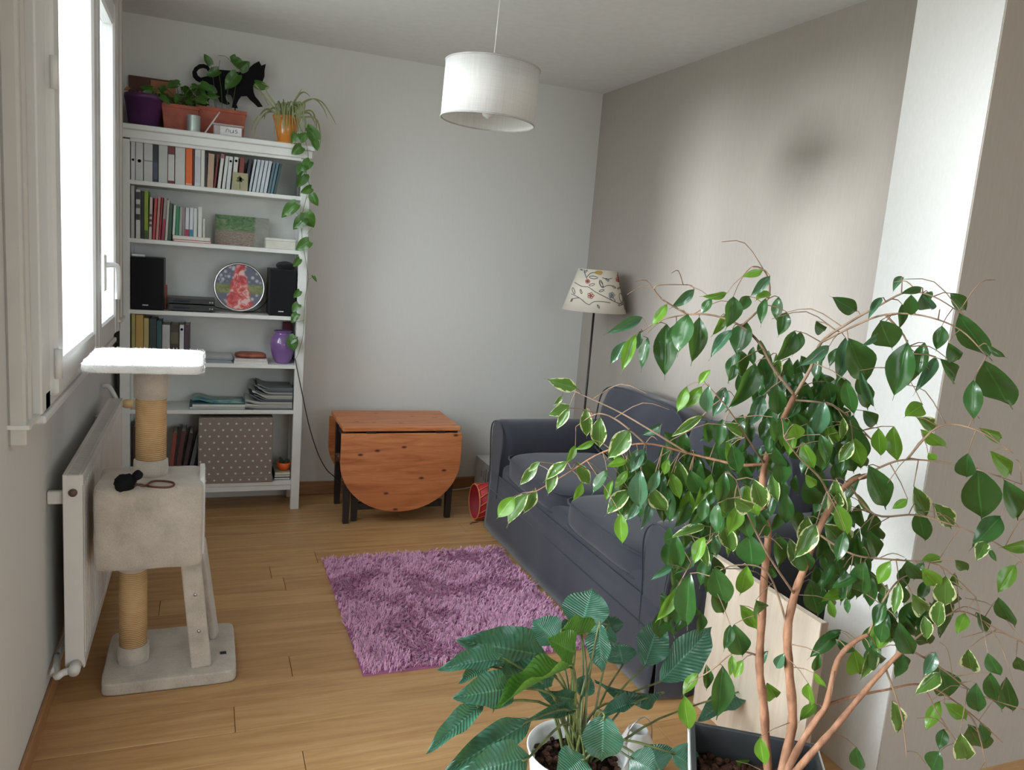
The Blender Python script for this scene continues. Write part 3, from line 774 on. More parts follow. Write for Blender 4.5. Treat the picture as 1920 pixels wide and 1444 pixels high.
# ---- shelf E
GE = 'books on the shelf under the hi-fi'
c2x = lambda v: 220 + v*.2563
c2y = lambda v: 330 + v*.2563
def be(lab, a, b, top, col, **k): return book(lab, GE, c2x(a), c2x(b), c2y(top), SZ['E'], col, **k)
be('olive yellow book at the left end under the hi-fi shelf', 103, 131, 1010, (.36,.32,.10))
be('wide ochre yellow book under the left speaker', 134, 190, 1015, (.48,.32,.08))
be('narrow yellow book between the ochre and the dark green one', 193, 230, 1040, (.44,.36,.13))
be('black-green wide book under the hi-fi shelf', 233, 286, 1045, (.015,.03,.025))
be('dark teal book with a light foot under the hi-fi shelf', 288, 325, 1060, (.015,.07,.08))
be('pale grey wide book between teal and brown ones', 328, 385, 1090, (.42,.42,.42))
be('dark brown book with olive marks under the hi-fi shelf', 388, 450, 1090, (.04,.025,.018), band=[(.5,.8,(.10,.09,.04))])
be('white book with a black dot under the hi-fi shelf', 454, 487, 1090, (.55,.56,.58), dot=.88)
be('dark plum book at the right end of the row under the hi-fi', 489, 530, 1088, (.05,.03,.045))
xa, xb = at(375, 675, 'y', BY+.03).x, at(436, 675, 'y', BY+.03).x
for i, (c_, w_) in enumerate((((.40,.46,.52), .004), ((.55,.58,.60), .005), ((.32,.38,.42), .004), ((.50,.53,.56), .006), ((.62,.64,.65), .004))):
    flatb('%s grey-blue notebook of the low pile right of the white cat platform' % ('bottom', 'second lowest', 'middle', 'second highest', 'top')[i], xa-.02+.006*(i % 2), xb-.004*(i % 3), SZ['E']+i*.0062+.0002, .0058, c_, BY+.03, .19, 'grey-blue notebooks on the shelf under the hi-fi', 'notebook', rz=.01*(i-2), pages=False)
xa, xb = at(439, 675, 'y', BY+.02).x, at(503, 675, 'y', BY+.02).x
flatb('white flat book at the bottom beside the purple vase', xa, xb, SZ['E'], .016, (.60,.60,.62), BY+.02, .17)
flatb('white flat book with a pink edge under the brown purse', xa+.002, xb-.004, SZ['E']+.0162, .011, (.56,.48,.48), BY+.022, .17)
mb = MB(); mb.rbox(xa+.004, xb-.006, BY+.03, BY+.15, SZ['E']+.0274, SZ['E']+.053, 3.2, 12, (0,0,.2), .003, 5, 20)
tag(mb.build('leather_purse', M['redbrown'], origin=((xa+xb)/2, BY+.09, SZ['E']+.0274)), 'flat russet leather purse lying on the two white books', 'purse')
# vase
vc = at(530, 650, 'y', BY+.085)
t = thing('vase', 'glazed lilac purple vase at the right end of the shelf under the hi-fi', 'vase', (vc.x, vc.y, SZ['E']))
prof = [(.001, 0), (.035, 0), (.040, .004), (.052, .03), (.064, .075), (.068, .105), (.063, .135), (.048, .155), (.040, .163), (.041, .170), (.050, .176), (.047, .178), (.036, .168), (.036, .155), (.05, .13), (.05, .05), (.001, .02)]
MB().lathe((vc.x, vc.y, SZ['E']), prof, 40).build('vase_body', M['lilac'], t)
tag(B(vc.x+.01, vc.x+.062, 4.49, 4.53, SZ['E'], SZ['E']+.212, .003).build('dark_red_box', flat('dark_red_card', (.12,.02,.03), .6), origin=(vc.x+.03, 4.51, SZ['E'])), 'narrow dark red box standing behind the purple vase', 'box')

# ---- shelf F
xa, xb = at(347, 760, 'y', BY+.03).x, at(462, 760, 'y', BY+.02).x
flatb('dark blue flat book at the bottom of the pile on the fifth shelf', xa+.02, xb-.004, SZ['F'], .014, (.05,.08,.13), BY+.03, .19, None)
flatb('pale blue flat book under the sea-green brochure', xa+.035, xb, SZ['F']+.0142, .014, (.42,.50,.52), BY+.022, .19, None)
t = flatb('curling sea-green and blue brochure on top of the flat pile', xa+.035, xb-.01, SZ['F']+.0284, .005, (.09,.20,.24), BY+.024, .18, None, pages=False)
mb = MB(); nn = 14
for i in range(nn+1):
    u = i/nn; x = xa+.035+(xb-.01-xa-.035)*u; z = SZ['F']+.036+.018*math.exp(-((u-.12)/.16)**2)
    for yv in (BY+.024, BY+.204): mb.v.append(Vector((x, yv, z)))
mb.add([], [])
for i in range(nn): mb.f.append([2*i, 2*i+2, 2*i+3, 2*i+1]); mb.m.append(0); mb.smooth.append(True)
g = N('brochure_print'); nz = g.noise(g.coord('Object', (8, 8, 8)), 2, 4)
g.set(g.ramp(nz, [(.35, (.03,.12,.20)), (.5, (.10,.26,.22)), (.65, (.30,.42,.40))]), .3)
o = mb.build('curled_cover', g.m, t)
md = o.modifiers.new('thick', 'SOLIDIFY'); md.thickness = .002
xa, xb = at(460, 760, 'y', BY+.03).x, BX1-PW-.004
rm = random.Random(5)
z = SZ['F']
for i in range(14):
    h = .0068 + .002*(i % 3); u = i/13
    x_l = xa + (.0 if i < 5 else .045*(u) + .03*rm.random()); col = rm.choice([(.20,.21,.21), (.45,.45,.42), (.12,.13,.14), (.34,.34,.31), (.07,.08,.10), (.55,.55,.52)])
    w_ = xb-x_l-.002*rm.random()
    t = thing('magazine', '%s grey magazine of the untidy pile on the fifth shelf' % ('bottom', 'second lowest', 'third lowest', 'fourth lowest', 'fifth lowest', 'sixth lowest', 'lower middle', 'upper middle', 'sixth highest', 'fifth highest', 'fourth highest', 'third highest', 'second highest', 'topmost')[i], 'magazine', ((x_l+xb)/2, BY+.10, z), 'untidy pile of magazines on the fifth shelf')
    mb = MB(); ns = 10; curl = .012 + .02*rm.random()
    for k in range(ns+1):
        s_ = k/ns; zz = z + curl*math.exp(-(s_/.18)**2)*(1 if i > 2 else .4)
        for dz in (0, h*.9):
            for yv in (BY+.02+.01*rm.random()*0+.004*(i % 3), BY+.22): mb.v.append(Vector((x_l+w_*s_, yv, zz+dz)))
    for k in range(ns):
        a = 4*k; b = a+4
        for q in ((a, b, b+1, a+1), (a+2, a+3, b+3, b+2), (a, a+2, b+2, b), (a+1, b+1, b+3, a+3)): mb.f.append(list(q)); mb.m.append(0); mb.smooth.append(False)
    mb.f.append([0, 1, 3, 2]); mb.m.append(0); mb.smooth.append(False)
    e_ = 4*ns; mb.f.append([e_, e_+2, e_+3, e_+1]); mb.m.append(0); mb.smooth.append(False)
    mb.build('folded_pages', bmat(col, .4), t)
    z += h

# ---- bottom shelf
GG = 'dark books on the bottom shelf'
for i, (a, b, top, col, ln, lab) in enumerate((
        (249, 257, 800, (.05,.02,.02), .0, 'dark maroon book against the left post on the bottom shelf'),
        (258, 266, 798, (.01,.025,.02), .0, 'black-green book beside the maroon one, behind the sisal post'),
        (314, 322, 812, (.24,.045,.03), .10, 'rust red book leaning right of the sisal post'),
        (326, 335, 808, (.08,.02,.02), .13, 'dark brown book leaning after the rust red one'),
        (338, 346, 812, (.03,.012,.02), .16, 'near-black book leaning in the bottom shelf row'),
        (349, 357, 815, (.10,.10,.11), .20, 'slim black book with a pale edge, rightmost of the leaning dark ones'))):
    book(lab, GG, a, b, top, SZ['G'], col, lean=-ln, yf=BY+.05)
# dotted box
g = N('dotted_card'); v = g.coord('Object', (1,1,1)); sp = g.n('ShaderNodeSeparateXYZ'); g.l(v, sp.inputs[0])
s_ = .0345
row = g.math('FLOOR', g.math('DIVIDE', sp.outputs[2], s_)); off = g.math('MULTIPLY', g.math('MODULO', g.math('ABSOLUTE', row), 2.0), .5)
fx = g.math('SUBTRACT', g.math('FRACT', g.math('ADD', g.math('ADD', g.math('DIVIDE', g.math('ADD', sp.outputs[0], sp.outputs[1]), s_*1.28), off), 50.0)), .5)
fz = g.math('SUBTRACT', g.math('FRACT', g.math('ADD', g.math('DIVIDE', sp.outputs[2], s_), 50.0)), .5)
dd = g.math('SQRT', g.math('ADD', g.math('POWER', g.math('MULTIPLY', fx, 1.28), 2.0), g.math('POWER', fz, 2.0)))
dot = g.ramp(dd, [(.13, (1,1,1)), (.17, (0,0,0))])
g.set(g.mix(dot, (.245,.20,.175), (.62,.60,.56)), .8); M['dots'] = g.m
xa, xb = at(370, 850, 'y', BY+.005).x, at(512, 850, 'y', BY+.005).x
t = thing('storage_box', 'large taupe storage box with white polka dots on the bottom shelf', 'box', ((xa+xb)/2, BY-.0, SZ['G']))
B(xa+.004, xb-.004, BY-.000, BY+.255, SZ['G']+.030, SZ['G']+.358, .003).build('box_body', M['dots'], t)
B(xa, xb, BY-.004, BY+.258, SZ['G'], SZ['G']+.036, .003).build('box_lid', M['dots'], t)
xa, xb = at(514, 890, 'y', BY+.03).x, BX1-PW-.003
flatb('black flat book at the bottom right beside the dotted box', xa, xb, SZ['G'], .014, (.015,.017,.018), BY+.03, .17)
flatb('dark flat notebook in the middle under the orange pot', xa+.001, xb, SZ['G']+.0142, .014, (.05,.055,.055), BY+.032, .17)
flatb('cream flat book right under the orange pot', xa+.004, xb, SZ['G']+.0284, .016, (.40,.38,.26), BY+.03, .16)
oc = at(532, 870, 'y', BY+.075); zb = SZ['G']+.0446
t = thing('potted_cactus', 'small dark cactus in a bright orange pot on the bottom shelf', 'plant', (oc.x, oc.y, zb))
MB().lathe((oc.x, oc.y, zb), [(.001,0), (.022,0), (.034,.02), (.038,.046), (.035,.046), (.03,.038), (.001,.036)], 28).build('pot', M['redorange'], t)
mb = MB(); rc = random.Random(2)
for i in range(26):
    an = rc.uniform(0, 2*PI); rr = rc.uniform(0, .02); p = Vector((oc.x+rr*math.cos(an), oc.y+rr*math.sin(an), zb+.036))
    q = p + Vector((math.cos(an)*.012, math.sin(an)*.012, rc.uniform(.015, .035))); mb.tube([p, (p+q)/2, q], [.004, .005, .001], 5)
mb.build('cactus_stems', flat('dark_green_succulent', (.03,.05,.03), .7), t, kind='stuff')

# ------------------------------------------------------------------ leaf meshes
def leafmesh(name, mats, kind='ficus', curl=.25, fold=.25, nv=10, nu=4, twist=0.0):
    """unit leaf: base at origin, tip at +Y, width 1 across X, face normal +Z"""
    mb_v = []; uv = []; fs = []
    for j in range(nv+1):
        v = j/nv
        if kind == 'ficus':
            w = (math.sin(PI*(v/.90)**.93)**.9 if 0 < v < .90 else 0); w = max(w, .13*(1-v)+.010); w = w*.5 if v > 0 else .02
        elif kind == 'lily':
            w = .5*max(.015, math.sin(PI*v**.85)**.9*(1 if v < .8 else (1-(v-.8)*1.2)))
        elif kind == 'heart':
            w = .5*max(.02, math.sin(PI*min(1, (v*.93+.07))**.72)**.75 if v < .97 else .02)
        else:
            w = .5*max(.05, min(1, v*6)*(1-v)**.6)
        for i in range(nu+1):
            u = i/nu*2-1
            x = u*w; z = abs(u)*w*fold - curl*v*v + (.045*math.sin(v*15+u*2.5)*abs(u) if kind == 'lily' else .022*math.sin(v*11+u*2)); yy = v - (.10*abs(u)**2 if (kind == 'heart' and v < .15) else 0)
            if twist:
                a = twist*v; x, z = x*math.cos(a)-z*math.sin(a), x*math.sin(a)+z*math.cos(a)
            mb_v.append((x, yy, z)); uv.append((i/nu, v))
    for j in range(nv):
        for i in range(nu):
            a = j*(nu+1)+i; fs.append((a, a+1, a+nu+2, a+nu+1))
    me = bpy.data.meshes.new(name); me.from_pydata(mb_v, [], fs)
    ul = me.uv_layers.new(name='UVMap')
    for p in me.polygons:
        p.use_smooth = True
        for li in p.loop_indices: ul.data[li].uv = uv[me.loops[li].vertex_index]
    me.materials.append(mats); me.update(); return me
def leafmatrix(base, tip, width, roll, face=None):
    Y = tip - base; L = Y.length; Yn = Y.normalized()
    f = face if face is not None else (CAM - base).normalized()
    Z = f - Yn*f.dot(Yn)
    if Z.length < 1e-3: Z = Vector((0, 0, 1)) - Yn*Yn.z
    Z.normalize(); X = Yn.cross(Z)
    q = Matrix.Rotation(roll, 3, Yn); X = q @ X; Z = q @ Z
    M4 = Matrix(((X.x*width, Y.x, Z.x*L, base.x), (X.y*width, Y.y, Z.y*L, base.y), (X.z*width, Y.z, Z.z*L, base.z), (0,0,0,1)))
    return M4
def put_leaf(me, parent, base, tip, width, roll, name='leaf', face=None):
    o = bpy.data.objects.new(name, me); COL.objects.link(o); o.parent = parent
    m = leafmatrix(Vector(base), Vector(tip), width, roll, face)
    m.translation = m.translation - root_loc(parent)
    o.matrix_local = m; return o
MEF = [leafmesh('ficus_leaf_%d' % i, M['leaf'], 'ficus', c, f_, twist=tw) for i, (c, f_, tw) in enumerate(((.18,.25,0),(.28,.4,.4),(.1,.15,-.3)))]
MEV = [leafmesh('ficus_var_%d' % i, M['leaf_var'], 'ficus', c, f_, twist=tw) for i, (c, f_, tw) in enumerate(((.18,.25,.2),(.3,.3,-.3)))]
MEB = [leafmesh('ficus_young_%d' % i, M['leaf_bright'], 'ficus', c, f_, twist=tw) for i, (c, f_, tw) in enumerate(((.2,.3,.2),(.1,.2,-.4)))]
MEP = [leafmesh('ficus_glossy_%d' % i, M['leaf_pale'], 'ficus', c, f_, twist=tw) for i, (c, f_, tw) in enumerate(((.2,.3,.3),(.3,.4,-.2)))]
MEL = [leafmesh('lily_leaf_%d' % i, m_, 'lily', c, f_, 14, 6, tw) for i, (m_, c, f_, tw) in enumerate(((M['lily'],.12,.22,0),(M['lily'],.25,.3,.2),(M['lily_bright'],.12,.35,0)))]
MEH = [leafmesh('pothos_leaf_%d' % i, M['pothos'], 'heart', c, .25, 8, 4) for i, c in enumerate((.1, .3))]
MES = [leafmesh('spider_leaf_0', M['spider'], 'strap', .0, .5, 10, 2)]
# ------------------------------------------------------------------ sofa
sf = thing('sofa', 'charcoal two-seat sofa with loose slipcover against the taupe wall', 'sofa', (1.87, 3.0, 0))
SY0, SY1 = 2.075, 3.885
def skirt(mb, p0, p1, z0, z1, flare, out, n=60, wav=.006, seed=0):
    """pleated hanging cloth between two floor points"""
    p0 = Vector(p0); p1 = Vector(p1); out = Vector(out); vs = []; m = 6
    for j in range(m+1):
        t = j/m
        for i in range(n+1):
            u = i/n; w = wav*t*noise.noise(Vector((u*9+seed, seed*3.1, t*1.5))) + wav*.5*t*math.sin(u*40+seed)*noise.noise(Vector((u*3+seed, 1.7, 0)))
            p = p0.lerp(p1, u) + out*(flare*t*t + w); vs.append((p.x, p.y, z1+(z0-z1)*t))
    fs = [(j*(n+1)+i, j*(n+1)+i+1, (j+1)*(n+1)+i+1, (j+1)*(n+1)+i) for j in range(m) for i in range(n)]
    return mb.add(vs, fs, True)
mb = MB()
mb.rbox(1.475, 2.26, SY0+.03, SY1-.03, .20, .40, 12, 10, (0,0,0), .004, 1)
mb.box(1.49, 2.25, SY0+.04, SY1-.04, .02, .24)
mb.build('base', M['sofa'], sf)
for a, b, o_, sd_, lab in (((1.462, SY0+.035, 0), (1.462, SY1-.03, 0), (-1,0,0), 1, 0), ((1.462, SY0+.035, 0), (2.25, SY0+.035, 0), (0,-1,0), 4, 1), ((1.462, SY1-.03, 0), (2.25, SY1-.03, 0), (0,1,0), 8, 2)):
    mb = MB(); skirt(mb, a, b, .008, .33, .018, o_, seed=sd_, wav=.011 if lab else .007)
    o = mb.build('skirt', M['sofa'], sf); md = o.modifiers.new('thick', 'SOLIDIFY'); md.thickness = .004
# arms: profile in y-z swept along x
def arm(yc, outw):
    mb = MB(); prof = []
    pts = [(-.072, .20), (-.076, .34), (-.088, .44), (-.102, .52), (-.102, .565), (-.085, .598), (-.045, .618), (.005, .625), (.052, .612), (.088, .580), (.102, .535), (.098, .47), (.082, .40), (.066, .20)]
    nx = 26; vs = []; k = len(pts)
    for i in range(nx+1):
        t = i/nx; x = 1.462 + (2.245-1.462)*t
        ins = 0
        if t < .06: ins = (1-math.sqrt(max(0, 1-(1-t/.06)**2)))*.022
        for (dy, z) in pts:
            cy, cz = 0, .42
            s1 = 1 - ins/.09
            yy = yc + (dy*outw)*s1; zz = z if z < .3 else .3+(z-.3)*(1-ins*1.1)
            w = noise.noise(Vector((x*7, yy*8, zz*7)))*.005 + noise.noise(Vector((x*22, yy*14, zz*16)))*.0025
            vs.append((x, yy+w*outw, zz+w))
    fs = []
    for i in range(nx):
        for j in range(k-1):
            f = (i*k+j, i*k+j+1, (i+1)*k+j+1, (i+1)*k+j); fs.append(f if outw < 0 else f[::-1])
    mb.add(vs, fs, True); mb.add([vs[j] for j in range(k)], [tuple(range(k)) if outw > 0 else tuple(range(k))[::-1]], False)
    mb.add([vs[nx*k+j] for j in range(k)], [tuple(range(k))], False)
    o = mb.build('armrest', M['sofa'], sf)
    MB().tube(smoothpath([(1.461, yc+dy*outw*.93, .2+(z-.2)*.975 if z > .25 else z) for dy, z in pts], 3), .0042, 6).build('piping', M['sofa_pipe'], o)
    return o
arm(SY0+.095, 1.0); arm(SY1-.095, -1.0)
# seat cushions
for y0, y1, sd_ in ((SY0+.175, 2.985, 3), (2.99, SY1-.175, 9)):
    mb = MB(); mb.rbox(1.468, 2.06, y0, y1, .33, .475, 5.5, 22, (.03, 0, .16), .006, sd_, 5)
    o = mb.build('seat_cushion', M['sofa'], sf)
    for z in (.352, .450):
        loop = []
        for i in range(64):
            a = 2*PI*i/64; c_, s_ = math.cos(a), math.sin(a); q = (abs(c_)**7+abs(s_)**7)**(-1/7)
            loop.append((1.764+.297*c_*q, (y0+y1)/2+(y1-y0)/2*.997*s_*q, z))
        MB().tube(loop, .0045, 6, closed=True).build('piping', M['sofa_pipe'], o)
# back with draped cover and two soft back cushions
mb = MB(); mb.rbox(2.15, 2.275, SY0+.05, SY1-.05, .30, .79, 8, 18, (.1,0,.02), .010, 21, 4)
mb.build('backrest', M['sofa'], sf)
for y0, y1, sd_, zt in ((SY0+.12, 2.915, 31, .850), (2.92, SY1-.13, 37, .845)):
    mb = MB(); st = 0
    mb.rbox(1.985, 2.175, y0, y1, .455, zt, 4.2, 24, (.18, 0, .04), .014, sd_, 4)
    Mx = Matrix.Translation((2.08, 0, .455)) @ Matrix.Rotation(math.radians(7), 4, 'Y') @ Matrix.Translation((-2.08, 0, -.455))
    mb.rot(0, Mx)
    o = mb.build('back_cushion', M['sofa'], sf)
    loop = []
    for i in range(64):
        a = 2*PI*i/64; c_, s_ = math.cos(a), math.sin(a); q = (abs(c_)**4.5+abs(s_)**4.5)**(-1/4.5)
        loop.append(Mx @ Vector((2.00, (y0+y1)/2+(y1-y0)/2*.985*c_*q, (.455+zt)/2+(zt-.455)/2*.985*s_*q)))
    MB().tube(loop, .0045, 6, closed=True).build('piping', M['sofa_pipe'], o)
mb = MB(); mb.tube([(1.458, SY0+.04, .232), (1.458, SY1-.04, .232)], .003, 6); mb.build('seam_piping', M['sofa_pipe'], sf)

# ------------------------------------------------------------------ rug
RX0, RX1, RY0, RY1 = .515, 1.425, 2.47, 3.535
rg = thing('shag_rug', 'purple long-pile shag rug on the oak floor in front of the sofa', 'rug', ((RX0+RX1)/2, (RY0+RY1)/2, 0))
B(RX0+.012, RX1-.01, RY0+.012, RY1-.012, .0005, .008).build('backing', flat('rug_backing', (.36,.13,.28), .9), rg)
rr_ = random.Random(12); mb = MB(); vs = []; fs = []; mi = []
sp_ = .0145; nx_ = int((RX1-RX0)/sp_); ny_ = int((RY1-RY0)/sp_)
for i in range(nx_):
    for j in range(ny_):
        cx = RX0+.012+(i+rr_.random())*sp_*.985; cy = RY0+.012+(j+rr_.random())*sp_*.985
        ang = noise.noise(Vector((cx*6, cy*6, 1)))*5 + rr_.uniform(-1.2, 1.2); lean = rr_.uniform(.006, .022); hh = rr_.uniform(.020, .034)
        for s_ in range(7):
            a = ang + rr_.uniform(-.9, .9); bx = cx+rr_.uniform(-.006, .006); by = cy+rr_.uniform(-.006, .006)
            w = .0019; sx_, sy_ = math.cos(a+PI/2)*w, math.sin(a+PI/2)*w; L = lean*rr_.uniform(.5, 1.5); h2 = hh*rr_.uniform(.75, 1.1)
            tx, ty = math.cos(a)*L, math.sin(a)*L; k = len(vs)
            vs += [(bx-sx_, by-sy_, .006), (bx+sx_, by+sy_, .006), (bx-sx_+tx*.4, by-sy_+ty*.4, h2*.75), (bx+sx_+tx*.4, by+sy_+ty*.4, h2*.75), (bx+tx, by+ty, h2*(.98 if rr_.random() < .6 else .8))]
            fs += [(k, k+1, k+3, k+2), (k+2, k+3, k+4)]
me = bpy.data.meshes.new('pile'); me.from_pydata([tuple(Vector(v)-rg.location) for v in vs], [], fs)
g = N('purple_pile'); nz = g.noise(g.coord('Object', (1,1,1)), 9, 4, .7); n2 = g.noise(g.coord('Object', (1,1,1)), 110, 2)
sp = g.n('ShaderNodeSeparateXYZ'); g.l(g.coord('Object'), sp.inputs[0])
g.set(g.mix(n2, g.ramp(nz, [(.3, (.50,.19,.37)), (.7, (.68,.34,.54))]), (.82,.50,.70)), .8, Sheen_Weight=.3)
me.materials.append(g.m); o = bpy.data.objects.new('pile', me); COL.objects.link(o); o.parent = rg; o['kind'] = 'stuff'

# ------------------------------------------------------------------ cat tree
ct = thing('cat_tree', 'beige plush cat tree with sisal posts standing beside the radiator', 'cat tree', (-.12, 2.72, 0))
MB().rbox(-.297, .112, 2.545, 2.905, 0, .045, 14, 16, (0,0,0), .0015, 3, 20).build('base', M['plush'], ct)
def post(cx, cy, r, z0, z1, c0, c1, nm='post'):
    o = MB().lathe((cx, cy, 0), [(r, z0), (r, z1)], 36).build(nm, M['rope'], ct)
    for (a, b) in ((z0-.002, c0), (c1, z1+.0)):
        if b > a+.005:
            MB().lathe((cx, cy, 0), [(r, a), (r+.005, a+.003), (r+.006, (a+b)/2), (r+.005, b-.004), (r, b)], 36).build('plush_collar', M['plush'], o)
post(-.212, 2.690, .043, .045, .420, .105, .37)
post(-.160, 2.690, .046, .690, 1.045, .745, .945)
mb = MB(); mb.rbox(-.312, .000, 2.545, 2.800, .418, .692, 16, 18, (.01,.01,.0), .004, 8, 9)
o = mb.build('house_box', M['plush'], ct)
mb = MB(); mb.rbox(-.013, .005, 2.60, 2.80, .43, .70, 9, 12, (0,0,0), .003, 8, 30); mb.build('fur_trim', M['plush_white'], o)
mb = MB(); rp2 = random.Random(4)
for i in range(900):
    z = rp2.uniform(.43, .695); y_ = rp2.uniform(2.55, 2.79); p = Vector((.003, y_, z)); q = p+Vector((rp2.uniform(.002,.007), rp2.uniform(-.003,.003), rp2.uniform(-.004,.003)))
    mb.add([p+Vector((0,-.0008,0)), p+Vector((0,.0008,0)), q], [(0,1,2)])
mb.build('fur_fringe', M['plush_white'], o, kind='stuff')
mb = MB(); mb.rbox(-.345, -.003, 2.540, 2.925, 1.044, 1.074, 10, 22, (0,0,.1), .004, 8, 26)
pf = mb.build('top_platform', M['plush_white'], ct, label='white long-plush top platform')
mb = MB()
for i in range(3600):
    s_ = rp2.random()
    if s_ < .5: p = Vector((rp2.uniform(-.343, -.005), rp2.uniform(2.543, 2.922), 1.0735))
    elif s_ < .8: p = Vector((rp2.uniform(-.343, -.005), 2.541, rp2.uniform(1.046, 1.072)))
    else: p = Vector((-.003, rp2.uniform(2.543, 2.922), rp2.uniform(1.046, 1.072)))
    d_ = (p-Vector((-.17, 2.73, 1.0))).normalized()*.4 + Vector((rp2.uniform(-1,1), rp2.uniform(-1,1), rp2.uniform(-.6,1)))
    q = p + d_.normalized()*rp2.uniform(.003, .008); w = Vector((rp2.uniform(-1,1), rp2.uniform(-1,1), 0)).normalized()*.0009
    mb.add([p-w, p+w, q], [(0,1,2)])
mb.build('fur', M['plush_white'], pf, kind='stuff')
# leaning ladder plank and rear strut
def plank(a, b, wdir, w, t, nm):
    a = Vector(a); b = Vector(b); u = (b-a).normalized(); wd = Vector(wdir).normalized(); nrm = u.cross(wd).normalized()
    vs = []
    for p in (a, b):
        for sw in (-1, 1):
            for sn in (-1, 1): vs.append(p + wd*sw*w/2 + nrm*sn*t/2)
    mb = MB(); mb.add(vs, [(0,1,3,2), (4,6,7,5), (0,2,6,4), (1,5,7,3), (0,4,5,1), (2,3,7,6)])
    o = mb.build(nm, M['plush'], ct); md = o.modifiers.new('bev', 'BEVEL'); md.width = .006; md.segments = 3; return o, u, wd, nrm
o, u, wd, nrm = plank((-.037, 2.615, .43), (.002, 2.600, .045), (1, 0, .1), .062, .030, 'ladder_plank')
for f_ in (.33, .66):
    p = Vector((-.037, 2.60, .43)).lerp(Vector((.002, 2.585, .045)), f_)
    MB().tube([p+Vector((.004,-.001,0)), p+Vector((.004,-.004,0))], .005, 10).build('screw_cap', M['chrome'], o)
plank((-.005, 2.76, .43), (.045, 2.80, .045), (.3, 1, 0), .055, .018, 'rear_plank')
B(.062, .082, 2.66, 2.675, .0455, .048).build('maker_tag', M['blackp'], ct, label='tiny black label on the base')
# little case with looped strap
t = thing('cat_toy', 'black bow-shaped fabric case with a brown looped strap on the cat tree box', 'case', (-.24, 2.62, .692))
cc = at(240, 905, 'z', .712)
mb = MB(); mb.rbox(-.030, .030, -.026, .026, -.020, .020, 2.6, 10, (0,0,.3), .007, 2, 40)
mb.rot(0, Matrix.Translation((cc.x-.008, cc.y, .713)) @ Matrix.Rotation(.5, 4, 'Z') @ Matrix.Rotation(-.35, 4, 'Y')); mb.build('case_body', M['blackmat'], t)
mb = MB(); mb.rbox(-.014, .014, -.018, .018, -.010, .012, 2.6, 8, (0,0,.2), .005, 5, 40)
mb.rot(0, Matrix.Translation((cc.x+.024, cc.y+.008, .732)) @ Matrix.Rotation(.8, 4, 'Y')); mb.build('case_flap', M['blackmat'], t)
s0 = at(262, 906, 'z', .700)
pts = [(cc.x+.015, cc.y-.004, .712), (cc.x+.045, cc.y-.008, .702)] + [tuple(at(x, y_, 'z', .698)) for x, y_ in ((285, 903), (305, 902), (324, 905), (325, 911), (312, 914), (285, 913), (262, 909))] + [(cc.x+.02, cc.y-.012, .705)]
MB().tube(smoothpath(pts, 5), .0035, 8).build('strap', M['brown'], t)

# ------------------------------------------------------------------ drop-leaf table
TX0, TX1, TY0, TY1, TZ = .676, 1.322, 3.995, 4.425, .538
tb = thing('drop_leaf_table', 'folded drop-leaf table with orange-stained pine top and black legs', 'table', (1.0, 4.21, 0))
B(TX0, TX1, TY0, TY1, TZ-.024, TZ, .003).build('tabletop', M['pine'], tb)
def leaf_(y0, y1, nm):
    cx = (TX0+TX1)/2; hw = (TX1-TX0)/2+.008; zt = TZ-.034; zb_ = .066; mid = .345
    poly = [Vector((cx-hw, y0, zt)), Vector((cx-hw, y0, mid+.03))]
    for i in range(25):
        a = PI + PI*i/24; poly.append(Vector((cx+hw*math.cos(a), y0, mid+(mid-zb_)*math.sin(a)*1.0)))
    poly += [Vector((cx+hw, y0, mid+.03)), Vector((cx+hw, y0, zt))]
    o = MB().prism(poly, (0,0,0), (0,y1-y0,0)).build(nm, M['pine'], tb)
    md = o.modifiers.new('bev', 'BEVEL'); md.width = .002; md.segments = 2; md.limit_method = 'ANGLE'; return o
lf = leaf_(TY0-.012, TY0+.008, 'drop_leaf')
# horizontal staves of the leaf, slight grooves as strips
leaf_(TY1-.006, TY1+.014, 'drop_leaf')
for (x_, y_) in ((.715, 4.03), (1.29, 4.045), (.72, 4.37), (1.275, 4.37), (.765, 4.065)):
    mb = MB(); w0, w1 = .023, .015
    vs = [(x_-w1, y_-w1, 0), (x_+w1, y_-w1, 0), (x_+w1, y_+w1, 0), (x_-w1, y_+w1, 0), (x_-w0, y_-w0, TZ-.03), (x_+w0, y_-w0, TZ-.03), (x_+w0, y_+w0, TZ-.03), (x_-w0, y_+w0, TZ-.03)]
    mb.add(vs, [(3,2,1,0), (4,5,6,7), (0,1,5,4), (1,2,6,5), (2,3,7,6), (3,0,4,7)]).build('leg', M['blackwood'], tb)
B(.735, 1.27, 4.045, 4.065, TZ-.10, TZ-.026).build('apron', M['blackwood'], tb)
B(.735, 1.27, 4.36, 4.38, TZ-.10, TZ-.026).build('apron', M['blackwood'], tb)
B(.71, .73, 4.05, 4.37, TZ-.10, TZ-.026).build('apron', M['blackwood'], tb)
B(1.27, 1.285, 4.06, 4.37, TZ-.10, TZ-.026).build('apron', M['blackwood'], tb)
B(.78, 1.26, 4.06, 4.085, .06, .10, .002).build('gate_rail', M['blackwood'], tb)
for xx in (.80, 1.18): B(xx, xx+.05, TY0-.008, TY0+.02, TZ-.034, TZ-.026).build('hinge', M['blackwood'], tb)
